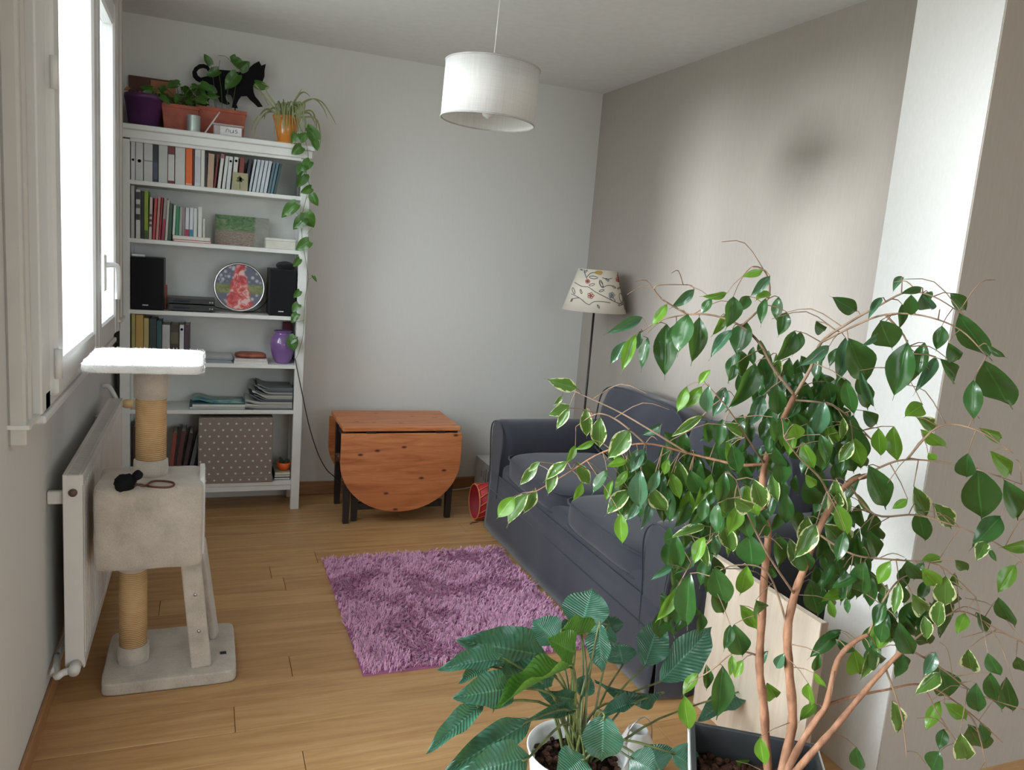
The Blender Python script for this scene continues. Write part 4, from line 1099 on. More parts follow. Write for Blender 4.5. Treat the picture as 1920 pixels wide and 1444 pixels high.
# loose dark leather strap bundle hanging at the table's left legs
bp = at(634, 858, 'y', 4.30)
mb = MB(); mb.rbox(bp.x-.018, bp.x+.022, 4.27, 4.33, bp.z-.02, bp.z+.022, 2.5, 10, (0,0,.3), .007, 4, 30)
mb.tube(smoothpath([(bp.x, 4.29, bp.z), (bp.x+.02, 4.25, bp.z-.05), (bp.x+.025, 4.27, bp.z-.12)], 5), .006, 6)
tag(mb.build('power_adapter', M['brown'], origin=(bp.x, 4.30, bp.z)), 'dark brown adapter hanging on its cord at the left legs of the table', 'adapter')
pts = [at(553, 672, 'y', BY-.006), at(566, 735, 'y', BY-.02), at(580, 800, 'y', 4.32), at(596, 850, 'y', 4.36), at(612, 880, 'y', 4.38), at(626, 893, 'y', 4.36), at(636, 905, 'y', 4.34), at(642, 880, 'y', 4.31)]
tag(MB().tube(smoothpath(pts, 8), .0028, 8).build('electric_flex', M['blackp'], origin=pts[0]), 'black power cord curving from the bookcase down behind the table', 'cord')

# ------------------------------------------------------------------ floor lamp
fx_, fy_ = 2.090, 4.02
fl_ = thing('floor_lamp', 'slim dark floor lamp with a flower-embroidered cream shade behind the sofa', 'lamp', (fx_, fy_, 0))
MB().lathe((fx_, fy_, 0), [(.001,0), (.095,0), (.098,.006), (.09,.016), (.02,.022), (.001,.022)], 36).build('base', M['blackwood'], fl_)
zs0 = at(1115, 580, 'y', fy_).z; 
tp = Vector((fx_+.0, fy_, 1.22)); tl = Matrix.Translation((fx_, fy_, 0)) @ Matrix.Rotation(math.radians(0), 4, 'Y')
MB().tube([(fx_, fy_, .02), (fx_, fy_, 1.30)], .0065, 10).build('pole', M['blackwood'], fl_)
Z0, Z1, R0, R1 = 1.215, 1.452, .186, .112
mb = MB().shell((fx_, fy_, 0), [(R0-.003, Z0), (R0, Z0), (R1, Z1), (R1-.003, Z1), (R0-.003, Z0)], 56)
sh = mb.build('lamp_shade', M['cream'], fl_)
MB().tube([(fx_, fy_-R1+.003, Z1-.012), (fx_, fy_+R1-.003, Z1-.012)], .002, 6).tube([(fx_-R1+.003, fy_, Z1-.012), (fx_+R1-.003, fy_, Z1-.012)], .002, 6).build('shade_ring', M['chrome'], fl_)
MB().lathe((fx_, fy_, 1.24), [(.012,0), (.014,.05), (.03,.09), (.03,.11), (.015,.14), (.001,.145)], 20).build('bulb', M['potwhite'], fl_)
def cone(a, v, off=.0012):
    """a: angle around shade facing the camera (radians from the direction to the camera), v: 0 bottom..1 top"""
    base = math.atan2(0-fy_, 0-fx_); r = R0+(R1-R0)*v+off
    return Vector((fx_+r*math.cos(base+a), fy_+r*math.sin(base+a), Z0+(Z1-Z0)*v))
def sa(px, py):     # shade photo px -> cone coords (camera sees -x side on the left)
    v = max(.02, min(.98, (586-py + (px-1115)*.10)/82)); r = R0+(R1-R0)*v
    c_ = 1115 + (v-.5)*12; hw = 60+(36-60)*v
    s_ = max(-.97, min(.97, (px-c_)/hw)); return math.asin(s_), v
em = MB(); TH = dict(r=flat('red_thread', (.38,.05,.05), .8), y=flat('ochre_thread', (.48,.30,.05), .8), b=flat('blue_grey_thread', (.16,.18,.25), .8))
sxy = lambda x, y_: (1000+.2909*x, 480+.2909*y_)
def vine(pts, mbx=em, r=.0018):
    out = []
    P = smoothpath([Vector((x, y_, 0)) for x, y_ in pts], 6)
    for p in P: a, v = sa(*sxy(p.x, p.y)); out.append(cone(a, v))
    mbx.tube(out, r, 5)
def petal(x, y_, dx, dy, mbx=em, w=.35):
    n_ = 10; pts = []
    for i in range(n_+1):
        a = 2*PI*i/n_; u = .5-.5*math.cos(a); q = math.sin(a)*w*math.hypot(dx, dy)*.5
        L = math.hypot(dx, dy); nx_, ny_ = -dy/L, dx/L
        pts.append((x+dx*u+nx_*q, y_+dy*u+ny_*q))
    vine(pts, mbx, .0016)
vine([(240,240),(290,265),(330,300),(350,310)]); vine([(265,165),(310,190),(350,195),(390,225),(450,260),(520,300),(570,320),(590,350)])
vine([(330,70),(335,110),(345,140)]); vine([(345,130),(370,105),(405,100)]); vine([(350,310),(380,290),(430,290),(480,300)])
vine([(440,135),(470,145),(500,140)]); vine([(545,100),(540,130),(545,170),(555,230),(580,270),(590,300)]); vine([(440,200),(470,185),(500,190)]); vine([(230,290),(255,270),(290,265)])
for a in ((360,130,50,5),(355,185,35,-10),(425,150,12,45),(440,200,-18,-40),(415,225,30,-12),(500,190,20,15),(530,210,22,-8),(250,200,10,40),(545,240,10,60),(530,320,35,-15),(580,320,5,35),(480,260,30,30),(400,310,10,22),(300,210,6,28),(245,270,-8,20),(320,85,-15,-12),(330,100,20,-15),(460,140,18,18)): petal(*a)
def flower(x, y_, r, key, n=5):
    mbx = MB()
    for i in range(n):
        a = 2*PI*i/n; petal(x, y_, r*math.cos(a), r*math.sin(a), mbx, .8)
    mbx.build('embroidered_flower', TH[key], sh)
flower(348, 158, 14, 'r'); flower(362, 250, 20, 'r'); flower(540, 150, 17, 'r'); flower(545, 125, 12, 'r'); flower(425, 100, 16, 'y', 6); flower(408, 100, 10, 'y'); flower(492, 250, 19, 'b')
em.build('embroidered_vines', flat('grey_thread', (.10,.09,.09), .8), sh)

# ------------------------------------------------------------------ pendant lamp
px_, py_ = .93, 2.74
pl = thing('pendant_lamp', 'white linen drum shade hanging on a thin cord from the ceiling', 'lamp', (px_, py_, H))
PR, PZ0, PZ1 = .168, 1.950, 2.140
MB().shell((px_, py_, 0), [(PR-.0015, PZ0), (PR, PZ0), (PR, PZ1), (PR-.0015, PZ1), (PR-.0015, PZ0)], 64).build('lamp_shade', M['linen'], pl)
for z in (PZ0, PZ1):
    MB().tube([(px_+PR*math.cos(2*PI*i/64), py_+PR*math.sin(2*PI*i/64), z) for i in range(64)], .0028, 6, closed=True).build('shade_ring', flat('grey_trim', (.42,.40,.38), .7), pl)
MB().tube([(px_, py_, PZ1-.01), (px_, py_, H-.02)], .0022, 8).build('cord', M['wire'], pl)
MB().lathe((px_, py_, H-.03), [(.004,0), (.035,.018), (.04,.03), (.001,.03)], 24).build('ceiling_rose', M['wire'], pl)
mb = MB()
for i in range(3):
    a = 2*PI*i/3+.5; mb.tube([(px_, py_, PZ1-.04), (px_+PR*math.cos(a), py_+PR*math.sin(a), PZ1-.002)], .0015, 5)
mb.lathe((px_, py_, PZ1-.10), [(.015,0), (.018,.06), (.006,.07)], 16); mb.build('lamp_holder', M['wire'], pl)
MB().lathe((px_, py_, PZ1-.18), [(.001,0), (.02,.01), (.03,.035), (.022,.065), (.012,.085)], 20).build('bulb', M['potwhite'], pl)

pl.rotation_euler = (0, math.radians(2.0), 0); pl.location.x += .017
# ------------------------------------------------------------------ toy tunnel, box, board
tc_ = at(905, 938, 'y', 3.99)
t = thing('play_tunnel', 'red fabric cat tunnel with orange lacing lying by the sofa end', 'cat toy', (1.53, 4.03, 0))
R_ = .082; ax = Vector((1, .06, 0)).normalized(); c0 = Vector((1.432, 3.990, R_+.004)); sd_ = Vector((ax.y, -ax.x, 0)); L_ = .26
def ring(c, r, n=32): return [c + sd_*r*math.cos(2*PI*i/n) + Vector((0,0,1))*r*1.22*math.sin(2*PI*i/n) for i in range(n)]
c0.z = R_*1.22+.003
vs = ring(c0, R_) + ring(c0+ax*L_, R_) ; n = 32
mb = MB(); mb.add(vs, [(i, (i+1) % n, n+(i+1) % n, n+i) for i in range(n)], True)
o = mb.build('tunnel_skin', flat('red_nylon', (.40,.006,.02), .6, .2, 40, .15), t); md = o.modifiers.new('thick', 'SOLIDIFY'); md.thickness = .002
MB().tube(ring(c0, R_+.001), .0045, 8, closed=True).build('rim', flat('orange_edge', (.55,.18,.08), .6), t)
mb = MB()
for k in range(14):
    a0 = 2*PI*k/14; pts = []
    for i in range(13):
        u = i/12; a = a0+u*1.3; pts.append(c0 + ax*L_*u + sd_*(R_+.003)*math.cos(a) + Vector((0,0,1))*(R_+.003)*1.22*math.sin(a))
    mb.tube(pts, .003, 6)
mb.build('lacing', flat('orange_lace', (.62,.20,.05), .6), t)
MB().tube(smoothpath([(1.44, 3.93, .004), (1.40, 3.92, .004), (1.385, 3.90, .004)], 5), .0025, 6).build('tail_string', M['brown'], t)
w0 = at(893, 853, 'y', 4.52)
t = thing('white_carton', 'white cardboard box on the floor against the back wall behind the tunnel', 'box', (1.72, 4.36, 0))
B(1.615, 1.86, 4.20, 4.535, 0, .225, .002).build('carton_body', flat('white_card', (.60,.60,.60), .75), t)
mb = MB()
for (a, b, c_, d_) in ((4.27, 4.29, .10, .19), (4.295, 4.30, .12, .18), (4.32, 4.335, .08, .19), (4.36, 4.37, .11, .17), (4.40, 4.41, .12, .16)):
    mb.box(1.6142, 1.6149, a, b, c_, d_)
mb.build('printed_marks', flat('grey_print', (.22,.21,.22), .8), t)
B(1.614, 1.861, 4.199, 4.536, .2252, .2262).build('lid_flap', flat('white_card_lid', (.64,.64,.63), .75), t)
tag(MB().tube(smoothpath([(1.33, 4.53, .012), (1.45, 4.51, .008), (1.56, 4.50, .02), (1.612, 4.47, .05)], 6), .003, 6).build('white_cable', M['wire'], origin=(1.45, 4.51, .01)), 'thin white cable along the back skirting beside the carton', 'cable')
t = thing('birch_board', 'pale birch board standing on its long edge beside the near end of the sofa', 'board', (1.61, 1.82, 0))
B(1.600, 1.622, 1.545, 2.055, 0, .545).build('board_face', M['birch'], t)
B(1.599, 1.623, 1.541, 1.5448, 0, .546).build('edge_strip', M['birch_edge'], t, label='darker brown edge strip')

# jug near the lily
jc = at(1190, 1425, 'z', 0.05)
t = thing('enamel_jug', 'small white enamel jug with wire handle behind the peace lily pot', 'jug', (jc.x, jc.y, 0))
MB().lathe((jc.x, jc.y, 0), [(.001,.01), (.052,.01), (.058,.03), (.052,.10), (.032,.145), (.028,.15), (.025,.145), (.04,.10), (.001,.03)], 28).build('jug_body', M['potwhite'], t)
MB().lathe((jc.x, jc.y, 0), [(.001,0), (.060,0), (.060,.035), (.053,.036)], 28).build('foot_band', M['blackp'], t)
hp = [(jc.x-.045, jc.y-.01, .10), (jc.x-.04, jc.y-.02, .17), (jc.x, jc.y-.02, .20), (jc.x+.03, jc.y-.02, .17), (jc.x+.045, jc.y-.01, .09)]
MB().tube(smoothpath(hp, 5), .0022, 6).build('wire_handle', M['chrome'], t)

# ------------------------------------------------------------------ things on top of the bookcase
ZT = 1.970
def pot(cx, cy, z, r0, r1, h, mat, parent, name='pot'):
    return MB().lathe((cx, cy, z), [(.001,0), (r0,0), (r1*.97,h*.86), (r1,h*.86), (r1,h), (r1-.005,h), (r1-.007,h*.8), (.001,h*.78)], 36).build(name, mat, parent)
# cat silhouette
sil = [(790,215),(775,195),(740,182),(700,185),(662,212),(642,250),(646,290),(672,322),(705,340),(735,322),(737,350),(745,400),(735,450),(740,480),(732,535),(790,535),(778,500),(800,470),(835,430),(852,455),(880,510),(940,532),(968,522),(935,492),(928,460),(935,440),(970,447),(985,470),(990,520),(983,556),(1034,562),(1022,530),(1040,490),(1062,460),(1110,458),(1140,492),(1175,522),(1205,552),(1248,548),(1215,500),(1182,460),(1168,420),(1165,380),(1190,338),(1245,332),(1262,290),(1262,240),(1274,182),(1235,196),(1215,158),(1172,180),(1152,196),(1110,236),(1040,252),(960,238),(880,232),(830,245),(790,280),(755,290),(715,300),(690,280),(680,250),(700,225),(735,215),(765,225),(775,245),(800,240)]
def c1(x, y_, yy=4.47): return at(220+x*.21875, 80+y_*.21875, 'y', yy)
P_ = [c1(x, y_) for x, y_ in sil]
zmin = min(p.z for p in P_); 
t = thing('cat_ornament', 'flat black walking-cat silhouette ornament among the plants on the bookcase', 'ornament', (c1(950, 540).x, 4.47, ZT))
o = MB().prism(P_, (0,0,0), (0,.006,0)).build('cat_shape', M['blackmat'], t)
for f in o.data.polygons: f.use_smooth = False
bm = bmesh.new(); bm.from_mesh(o.data); bmesh.ops.triangulate(bm, faces=[f for f in bm.faces if len(f.verts) > 4]); bm.to_mesh(o.data); bm.free()
for xx in (760, 1010): 
    q = c1(xx, 550); MB().box(q.x-.003, q.x+.003, 4.4705, 4.4755, ZT, q.z+.012).build('peg', M['blackmat'], t)
# purple pot with dried plant
pc_ = at(268, 210, 'y', 4.40)
t = thing('potted_plant', 'purple round pot with a withered plant at the window end of the bookcase top', 'plant', (pc_.x, 4.40, ZT))
pot(pc_.x+.004, 4.40, ZT, .066, .088, .155, M['purple'], t)
MB().lathe((pc_.x+.004, 4.40, ZT), [(.001,.135), (.078,.135)], 24).build('soil', M['soil'], t)
def bush(cx, cy, z, r, h, n, parent, me_list, size, name='leaf', seed=1, droop=.3):
    rb = random.Random(seed); st = MB()
    for i in range(n):
        a = rb.uniform(0, 2*PI); u = rb.uniform(.15, 1); b0 = Vector((cx+rb.uniform(-.2,.2)*r, cy+rb.uniform(-.15,.15)*r, z))
        e1 = Vector((cx+math.cos(a)*r*u, cy+math.sin(a)*r*u*.6, z+h*rb.uniform(.25, 1)))
        st.tube([b0, b0.lerp(e1, .6)+Vector((0,0,.01)), e1], .0013, 4)
        L = size*rb.uniform(.7, 1.3); d_ = Vector((math.cos(a), math.sin(a)*.6-.3, -droop+rb.uniform(-.4,.3))).normalized()*L
        put_leaf(rb.choice(me_list), parent, e1, e1+d_, L*.62, rb.uniform(-.7, .7), name)
    st.build('stems', M['stem'], parent)
dry = [leafmesh('dry_leaf', flat('dry_leaf', (.32,.13,.05), .7), 'heart', .3, .4, 6, 2)]
bush(pc_.x, 4.38, ZT+.135, .075, .05, 16, t, dry, .026, 'dried_leaf', 3)
bush(pc_.x+.06, 4.36, ZT+.135, .05, .06, 9, t, MEH, .045, 'leaf', 4)
# brown picture-like box behind
ba, bb_ = at(241, 138, 'y', 4.53), at(318, 150, 'y', 4.53)
t = thing('wooden_tray', 'dark brown and orange wooden tray standing against the wall behind the purple pot', 'tray', ((ba.x+bb_.x)/2, 4.53, ZT))
B(ba.x, bb_.x, 4.535, 4.550, ZT, ba.z-.004, .002).build('tray_board', flat('dark_red_wood', (.10,.03,.02), .6), t)
B(ba.x+.10, bb_.x+.03, 4.525, 4.534, ZT, bb_.z-.012, .002).build('tray_insert', flat('orange_wood', (.40,.17,.07), .6), t)
# terracotta troughs
def trough(lab, pxa, pxb, pyt, cy, dep, seed, n, spread):
    a, b = at(pxa, 215, 'y', cy), at(pxb, 215, 'y', cy); zt = at((pxa+pxb)/2, pyt, 'y', cy-dep/2).z
    t = thing('plant_trough', lab, 'plant', ((a.x+b.x)/2, cy, ZT)); cx = (a.x+b.x)/2; hw = (b.x-a.x)/2
    vs = []
    for (w, d_, z) in ((hw-.016, dep/2-.014, ZT), (hw-.004, dep/2-.003, zt-.018), (hw, dep/2, zt-.018), (hw, dep/2, zt), (hw-.006, dep/2-.006, zt), (hw-.01, dep/2-.01, zt-.02)):
        vs += [(cx-w, cy-d_, z), (cx+w, cy-d_, z), (cx+w, cy+d_, z), (cx-w, cy+d_, z)]
    fs = [(3,2,1,0)] + [(k*4+i, k*4+(i+1) % 4, (k+1)*4+(i+1) % 4, (k+1)*4+i) for k in range(5) for i in range(4)]
    o = MB().add(vs, fs).build('trough_body', M['terra'], t); md = o.modifiers.new('bev', 'BEVEL'); md.width = .003; md.segments = 2
    B(cx-hw+.010, cx+hw-.010, cy-dep/2+.01, cy+dep/2-.01, zt-.035, zt-.014).build('soil', M['soil'], t)
    return t, cx, zt, hw
t, cx, zt, hw = trough('dark terracotta trough with a leafy plant beside the purple pot', 303, 374, 196, 4.46, .15, 5, 0, 0)
bush(cx+.01, 4.42, zt-.012, .12, .13, 34, t, [MEH[0], MEH[1]], .055, 'leaf', 9)
t, cx, zt, hw = trough('lighter terracotta trough under the cat silhouette', 368, 462, 203, 4.485, .13, 6, 0, 0)
# its big heart leaves in front of the cat
for (x0_, y0_, x1_, y1_, w_) in ((800,190,745,95,.030),(1060,195,965,115,.04),(1050,230,1135,165,.045),(870,235,765,285,.032),(1030,270,925,395,.050),(830,440,765,350,.038),(1180,350,1300,390,.018),(1020,120,975,160,.03)):
    a, b = c1(x0_, y0_, 4.455), c1(x1_, y1_, 4.445)
    put_leaf(MEH[0], t, a, b, max(w_, .55*(b-a).length)*1.25, .2, 'leaf')
mb = MB()
for pts in ([(900,560),(890,400),(870,240),(880,150)],[(940,560),(960,300),(1040,260),(1050,230)],[(850,560),(820,300),(800,190)],[(980,560),(1010,400),(1030,270)],[(870,110),(930,120),(1000,190),(1040,225)],[(1300,540),(1240,440),(1180,360),(1300,390)],[(840,560),(832,500),(830,440)]):
    mb.tube(smoothpath([c1(x, y_, 4.462) for x, y_ in pts], 4), .0013, 5)
mb.build('vine_stems', M['vinestem'], t)
# tin can
pc_ = at(363, 236, 'y', 4.325)
t = thing('tin_can', 'small ribbed silver tin can at the front edge of the bookcase top', 'can', (pc_.x, 4.325, ZT))
prof = [(.001,0), (.032,0), (.033,.003)]
for k in range(7): prof += [(.0325,.008+k*.009), (.0315,.012+k*.009)]
prof += [(.033,.078), (.033,.080), (.031,.080), (.030,.07), (.001,.068)]
MB().lathe((pc_.x, 4.325, ZT), prof, 32).build('can_body', flat('galvanised', (.45,.52,.50), .4, .05, 40, .06, .6), t)
# plastic tub with handwritten label
xa, xb = at(398, 240, 'y', 4.315).x, at(457, 240, 'y', 4.315).x
t = thing('plastic_tub', 'clear plastic tub with a white handwritten label between the can and the yellow pot', 'tub', ((xa+xb)/2, 4.35, ZT))
g = N('clear_plastic'); tr = g.n('ShaderNodeBsdfTransparent'); g.set((.8,.8,.8), .3); mx = g.n('ShaderNodeMixShader'); mx.inputs[0].default_value = .45
g.l(tr.outputs[0], mx.inputs[1]); g.l(g.p.outputs[0], mx.inputs[2]); g.l(mx.outputs[0], g.out.inputs[0])
mb = MB(); mb.box(xa+.006, xb-.006, 4.315, 4.385, ZT, ZT+.052, .006); mb.build('tub_body', g.m, t)
B(xa, xb, 4.309, 4.391, ZT+.052, ZT+.058, .002).build('lid', g.m, t)
la, lb = at(413, 240, 'y', 4.314).x, at(453, 240, 'y', 4.314).x
B(la, lb, 4.3135, 4.3148, ZT+.006, ZT+.047).build('paper_label', flat('white_label', (.74,.74,.74), .8), t)
mb = MB(); w_ = lb-la
def stroke(pts): mb.tube(smoothpath([(la+w_*x, 4.3130, ZT+.006+.041*z) for x, z in pts], 5), .0011, 5)
stroke([(.27,.35),(.29,.68),(.33,.72),(.38,.68),(.40,.35)]); stroke([(.46,.68),(.46,.42),(.52,.34),(.60,.42),(.61,.72),(.62,.35)]); stroke([(.80,.74),(.72,.70),(.72,.58),(.80,.52),(.78,.38),(.70,.34)])
mb.build('handwriting', M['blackmat'], t)
a, b = at(384, 241, 'y', 4.325), at(412, 210, 'y', 4.36)
tag(MB().tube([(a.x, 4.325, ZT+.003), (b.x, b.y, b.z)], .0035, 8).build('white_rod', M['pvc'], origin=(a.x, 4.325, ZT)), 'short white rod leaning on the trough between the can and the tub', 'rod')
# spider plant pot with hanging pothos
pc_ = at(537, 235, 'y', 4.36)
t = thing('spider_plant', 'amber yellow pot with a striped spider plant at the right end of the bookcase top', 'plant', (pc_.x, 4.36, ZT))
MB().lathe((pc_.x, 4.36, ZT), [(.001,0), (.045,0), (.048,.006), (.040,.010), (.066,.125), (.070,.128), (.070,.142), (.066,.142), (.060,.12), (.001,.118)], 36).build('pot', M['orange'], t)
MB().lathe((pc_.x, 4.36, ZT+.0005), [(.001,0), (.058,0), (.062,.010), (.059,.010), (.001,.004)], 32).build('saucer', M['orange'], t)
rs = random.Random(8)
def strap(pts, w=.010):
    """arching strap leaf along 3D points"""
    P = smoothpath(pts, 6); n_ = len(P); vs = []; uv = []
    for i, p in enumerate(P):
        tdir = (P[min(i+1, n_-1)]-P[max(i-1, 0)]).normalized(); v = i/(n_-1)
        s_ = tdir.cross((CAM-p).normalized()).normalized(); ww = w*.5*min(1, v*5+.4)*(1-v)**.55
        vs += [p-s_*ww, p+s_*ww]; uv += [(0, v), (1, v)]
    me = bpy.data.meshes.new('leaf'); org = root_loc(t)
    me.from_pydata([tuple(v-org) for v in vs], [], [(2*i, 2*i+1, 2*i+3, 2*i+2) for i in range(n_-1)])
    ul = me.uv_layers.new(name='UVMap')
    for p in me.polygons:
        p.use_smooth = True
        for li in p.loop_indices: ul.data[li].uv = uv[me.loops[li].vertex_index]
    me.materials.append(M['spider']); o = bpy.data.objects.new('leaf', me); COL.objects.link(o); o.parent = t; return o
cs = Vector((pc_.x, 4.36, ZT+.125))
def c1v(x, y_, yy): return c1(x, y_, yy)
for pts in ([(1420,600),(1300,570),(1220,620),(1160,700),(1150,760)],[(1400,600),(1320,590),(1240,640),(1190,720),(1175,800)],[(1430,580),(1360,560),(1280,600),(1260,660)],
            [(1500,570),(1530,480),(1585,390)],[(1500,570),(1540,470),(1600,425),(1655,465)],[(1510,570),(1620,500),(1740,500),(1820,600),(1880,712)],[(1510,560),(1600,510),(1700,490),(1770,570),(1800,650)],
            [(1440,580),(1430,520),(1420,480)],[(1530,590),(1640,580),(1700,660),(1710,780)],[(1530,600),(1620,600),(1680,660),(1700,720)],[(1540,600),(1600,640),(1610,760),(1600,860)],
            [(1330,560),(1260,460),(1200,380),(1170,350)],[(1320,555),(1280,420),(1300,380),(1230,340)],[(1540,620),(1680,640),(1740,780),(1730,930)]):
    strap([cs+Vector((rs.uniform(-.01,.01),0,-.005))] + [c1(x, y_, 4.36+rs.uniform(-.05,.03)) for x, y_ in pts[1:]] if math.hypot(pts[0][0]-1470, pts[0][1]-590) < 170 else [c1(x, y_, 4.40) for x, y_ in pts], .011)
for k in range(20):
    x = 1370+k*12; x2 = x+rs.uniform(-30, 40); strap([cs+Vector((rs.uniform(-.02,.02),-.01,0)), c1(x, 520+rs.uniform(-20,30), 4.30), c1((x+x2)/2, 620, 4.275), c1(x2, rs.uniform(690, 830), 4.272)], .009)
# pothos vine hanging down the right post
pv = thing('pothos_vine', 'trailing green pothos vine hanging down the right post of the bookcase', 'plant', (pc_.x+.07, 4.30, ZT+.0))
yv = BY-.030
path = [(548,212),(562,236),(572,262),(578,292),(574,320),(580,350),(574,372),(566,408),(566,440),(570,470),(575,500),(578,524),(572,560),(570,600),(568,630),(560,660),(555,672)]
MB().tube(smoothpath([at(x, y_, 'y', (4.36 if i == 0 else 4.29 if i < 2 else yv)) for i, (x, y_) in enumerate(path)], 5), .0016, 6).build('vine_stem', M['vinestem'], pv)
mb = MB()
for pts in ([(578,524),(583,522),(587,516)],[(566,408),(556,400),(552,388)],[(570,600),(560,604),(553,600)],[(575,440),(585,428)],[(574,372),(583,366)],[(562,236),(556,250)],[(572,262),(582,258)]):
    mb.tube([at(x, y_, 'y', yv) for x, y_ in pts], .001, 5)
mb.build('side_stems', M['vinestem'], pv)
for (x0_, y0_, x1_, y1_, wf) in ((586,250,572,240,.8),(592,262,578,232,.9),(556,250,548,268,.9),(562,262,578,250,1.0),(566,275,548,288,1.0),(588,262,596,282,.9),(582,302,566,318,1.0),(570,310,558,330,1.0),(572,326,560,350,.9),(584,352,566,362,.9),(585,364,594,386,.9),(556,382,528,405,.75),(572,398,588,426,1.0),(572,408,550,428,.9),(580,452,556,468,.9),(562,485,550,500,.8),(586,516,594,528,.5),(562,545,552,558,.9),(560,570,548,584,1.0),(558,588,546,604,.9),(553,630,540,645,1.0),(546,632,552,658,1.0)):
    a, b = at(x0_, y0_, 'y', yv-.006), at(x1_, y1_, 'y', yv-.018)
    put_leaf(rs.choice(MEH), pv, a, b, (b-a).length*wf*.85, rs.uniform(-.35, .35), 'leaf')

# ------------------------------------------------------------------ peace lily
LC = Vector((.905, 1.600, 0))
ly = thing('peace_lily', 'peace lily with broad glossy leaves in a white pot on the floor', 'plant', LC)
MB().lathe(LC, [(.001,0), (.088,0), (.094,.006), (.128,.245), (.132,.25), (.128,.252), (.122,.24), (.12,.205), (.001,.20)], 44).build('pot', M['potwhite'], ly)
mb = MB().lathe(LC, [(.001,.204), (.118,.2045)], 36)
rl = random.Random(6)
for i in range(150):
    a = rl.uniform(0, 2*PI); r_ = .112*math.sqrt(rl.random()); s_ = rl.uniform(.004, .010)
    mb.rbox(LC.x+r_*math.cos(a)-s_, LC.x+r_*math.cos(a)+s_, LC.y+r_*math.sin(a)-s_, LC.y+r_*math.sin(a)+s_, .203, .203+s_*1.4, 2.4, 3)
mb.build('soil', M['soil'], ly, kind='stuff')
# (base x,y, tip x,y, width px, depth y at base, depth y at tip, mesh, roll)
LL = [(1089,1180,1110,1100,78,1.74,1.80,0,-.2),(1022,1230,872,1200,66,1.66,1.60,0,.15),(1044,1204,1000,1160,60,1.72,1.78,0,.3),(948,1236,836,1240,34,1.58,1.54,1,.5),
 (1124,1168,1124,1262,42,1.64,1.60,0,.4),(1140,1172,1128,1235,36,1.72,1.68,1,-.5),(1078,1226,1034,1198,54,1.62,1.60,2,.4),(1052,1186,1140,1182,40,1.66,1.70,2,-.7),(1074,1250,926,1308,36,1.56,1.48,2,.9),
 (1042,1270,932,1262,46,1.62,1.56,0,.3),(968,1290,860,1304,56,1.54,1.48,0,.2),(908,1318,802,1404,34,1.50,1.42,0,.3),(998,1350,834,1446,46,1.46,1.38,0,.1),
 (1132,1338,1128,1440,66,1.42,1.40,1,.1),(1243,1300,1134,1310,34,1.66,1.62,1,-.9),(1190,1318,1132,1330,24,1.62,1.58,1,.6),(1208,1250,1240,1158,56,1.74,1.80,0,.25),(1238,1278,1342,1174,60,1.72,1.76,0,.2),
 (1168,1246,1160,1206,50,1.78,1.80,0,.2),(1088,1306,1106,1264,34,1.64,1.66,1,.3),(1080,1312,1024,1306,34,1.60,1.56,1,-.3),(1082,1330,1004,1340,20,1.56,1.52,1,.3),
 (992,1420,872,1450,62,1.38,1.34,1,.1),(1238,1448,1212,1396,70,1.46,1.50,0,.3),(1404,1292,1312,1342,40,1.86,1.80,0,.4),(922,1250,866,1266,26,1.60,1.56,1,.8),(946,1240,896,1252,24,1.64,1.60,0,.7),
 (1088,1168,1058,1196,40,1.78,1.70,0,.6),(1150,1190,1136,1150,44,1.74,1.80,0,.4),(1096,1420,1050,1455,60,1.40,1.36,1,.3),(1255,1410,1330,1450,50,1.46,1.42,1,-.4),(1180,1420,1230,1450,60,1.44,1.40,0,.2)]
for k, (bx, by, tx, ty, wpx, d0, d1, mi_, rl_) in enumerate(LL):
    a, b = at(bx, by, 'y', d0), at(tx, ty, 'y', d1); dep = (a-CAM).dot(CF); w = wpx/F_PX*dep*1.18
    lf_ = put_leaf(MEL[mi_], ly, a, b, w, rl_, 'leaf')
    s0 = LC + Vector((rl.uniform(-.03,.03), rl.uniform(-.03,.03), .20)); hdir = (a-s0); mid_ = s0 + hdir*.5 + Vector((0,0,.05+.03*rl.random())) - Vector((hdir.x, hdir.y, 0))*.12
    MB().tube(smoothpath([s0, mid_, a, a+(b-a)*.12], 5), [.0038*(1-.45*q/15) for q in range(16)], 6).build('stem', M['stem'], ly)
# ------------------------------------------------------------------ ficus
FC = Vector((1.235, 1.262, 0))
fc = thing('weeping_fig', 'tall variegated weeping fig in a white and anthracite square planter', 'plant', FC)
u_ = Vector((.838, -.546, 0)).normalized(); v_ = Vector((-.546, -.838, 0)).normalized()
PCc = at(1290, 1350, 'z', .345) + u_*.158 + v_*.158; PCc.z = 0
def sq(h, z): return [PCc + u_*h*a + v_*h*b + Vector((0,0,z)) for a, b in ((-1,-1),(1,-1),(1,1),(-1,1))]
def sqshell(rings, mat, name):
    vs = []; fs = []
    for (h, z) in rings: vs += sq(h, z)
    for k in range(len(rings)-1):
        for i in range(4): fs.append((k*4+i, (k+1)*4+i, (k+1)*4+(i+1) % 4, k*4+(i+1) % 4))
    o = MB().add(vs, fs + [(0,1,2,3)]).build(name, mat, fc); md = o.modifiers.new('bev', 'BEVEL'); md.width = .004; md.segments = 2; md.limit_method = 'ANGLE'; return o
sqshell([(.125, 0), (.158, .338), (.160, .345), (.152, .346), (.150, .33)], M['potwhite'], 'planter')
sqshell([(.12, .02), (.149, .335), (.153, .349), (.141, .350), (.136, .24), (.10, .22)], M['potdark'], 'inner_liner')
mb = MB(); mb.add(sq(.137, .270), [(3,2,1,0)])
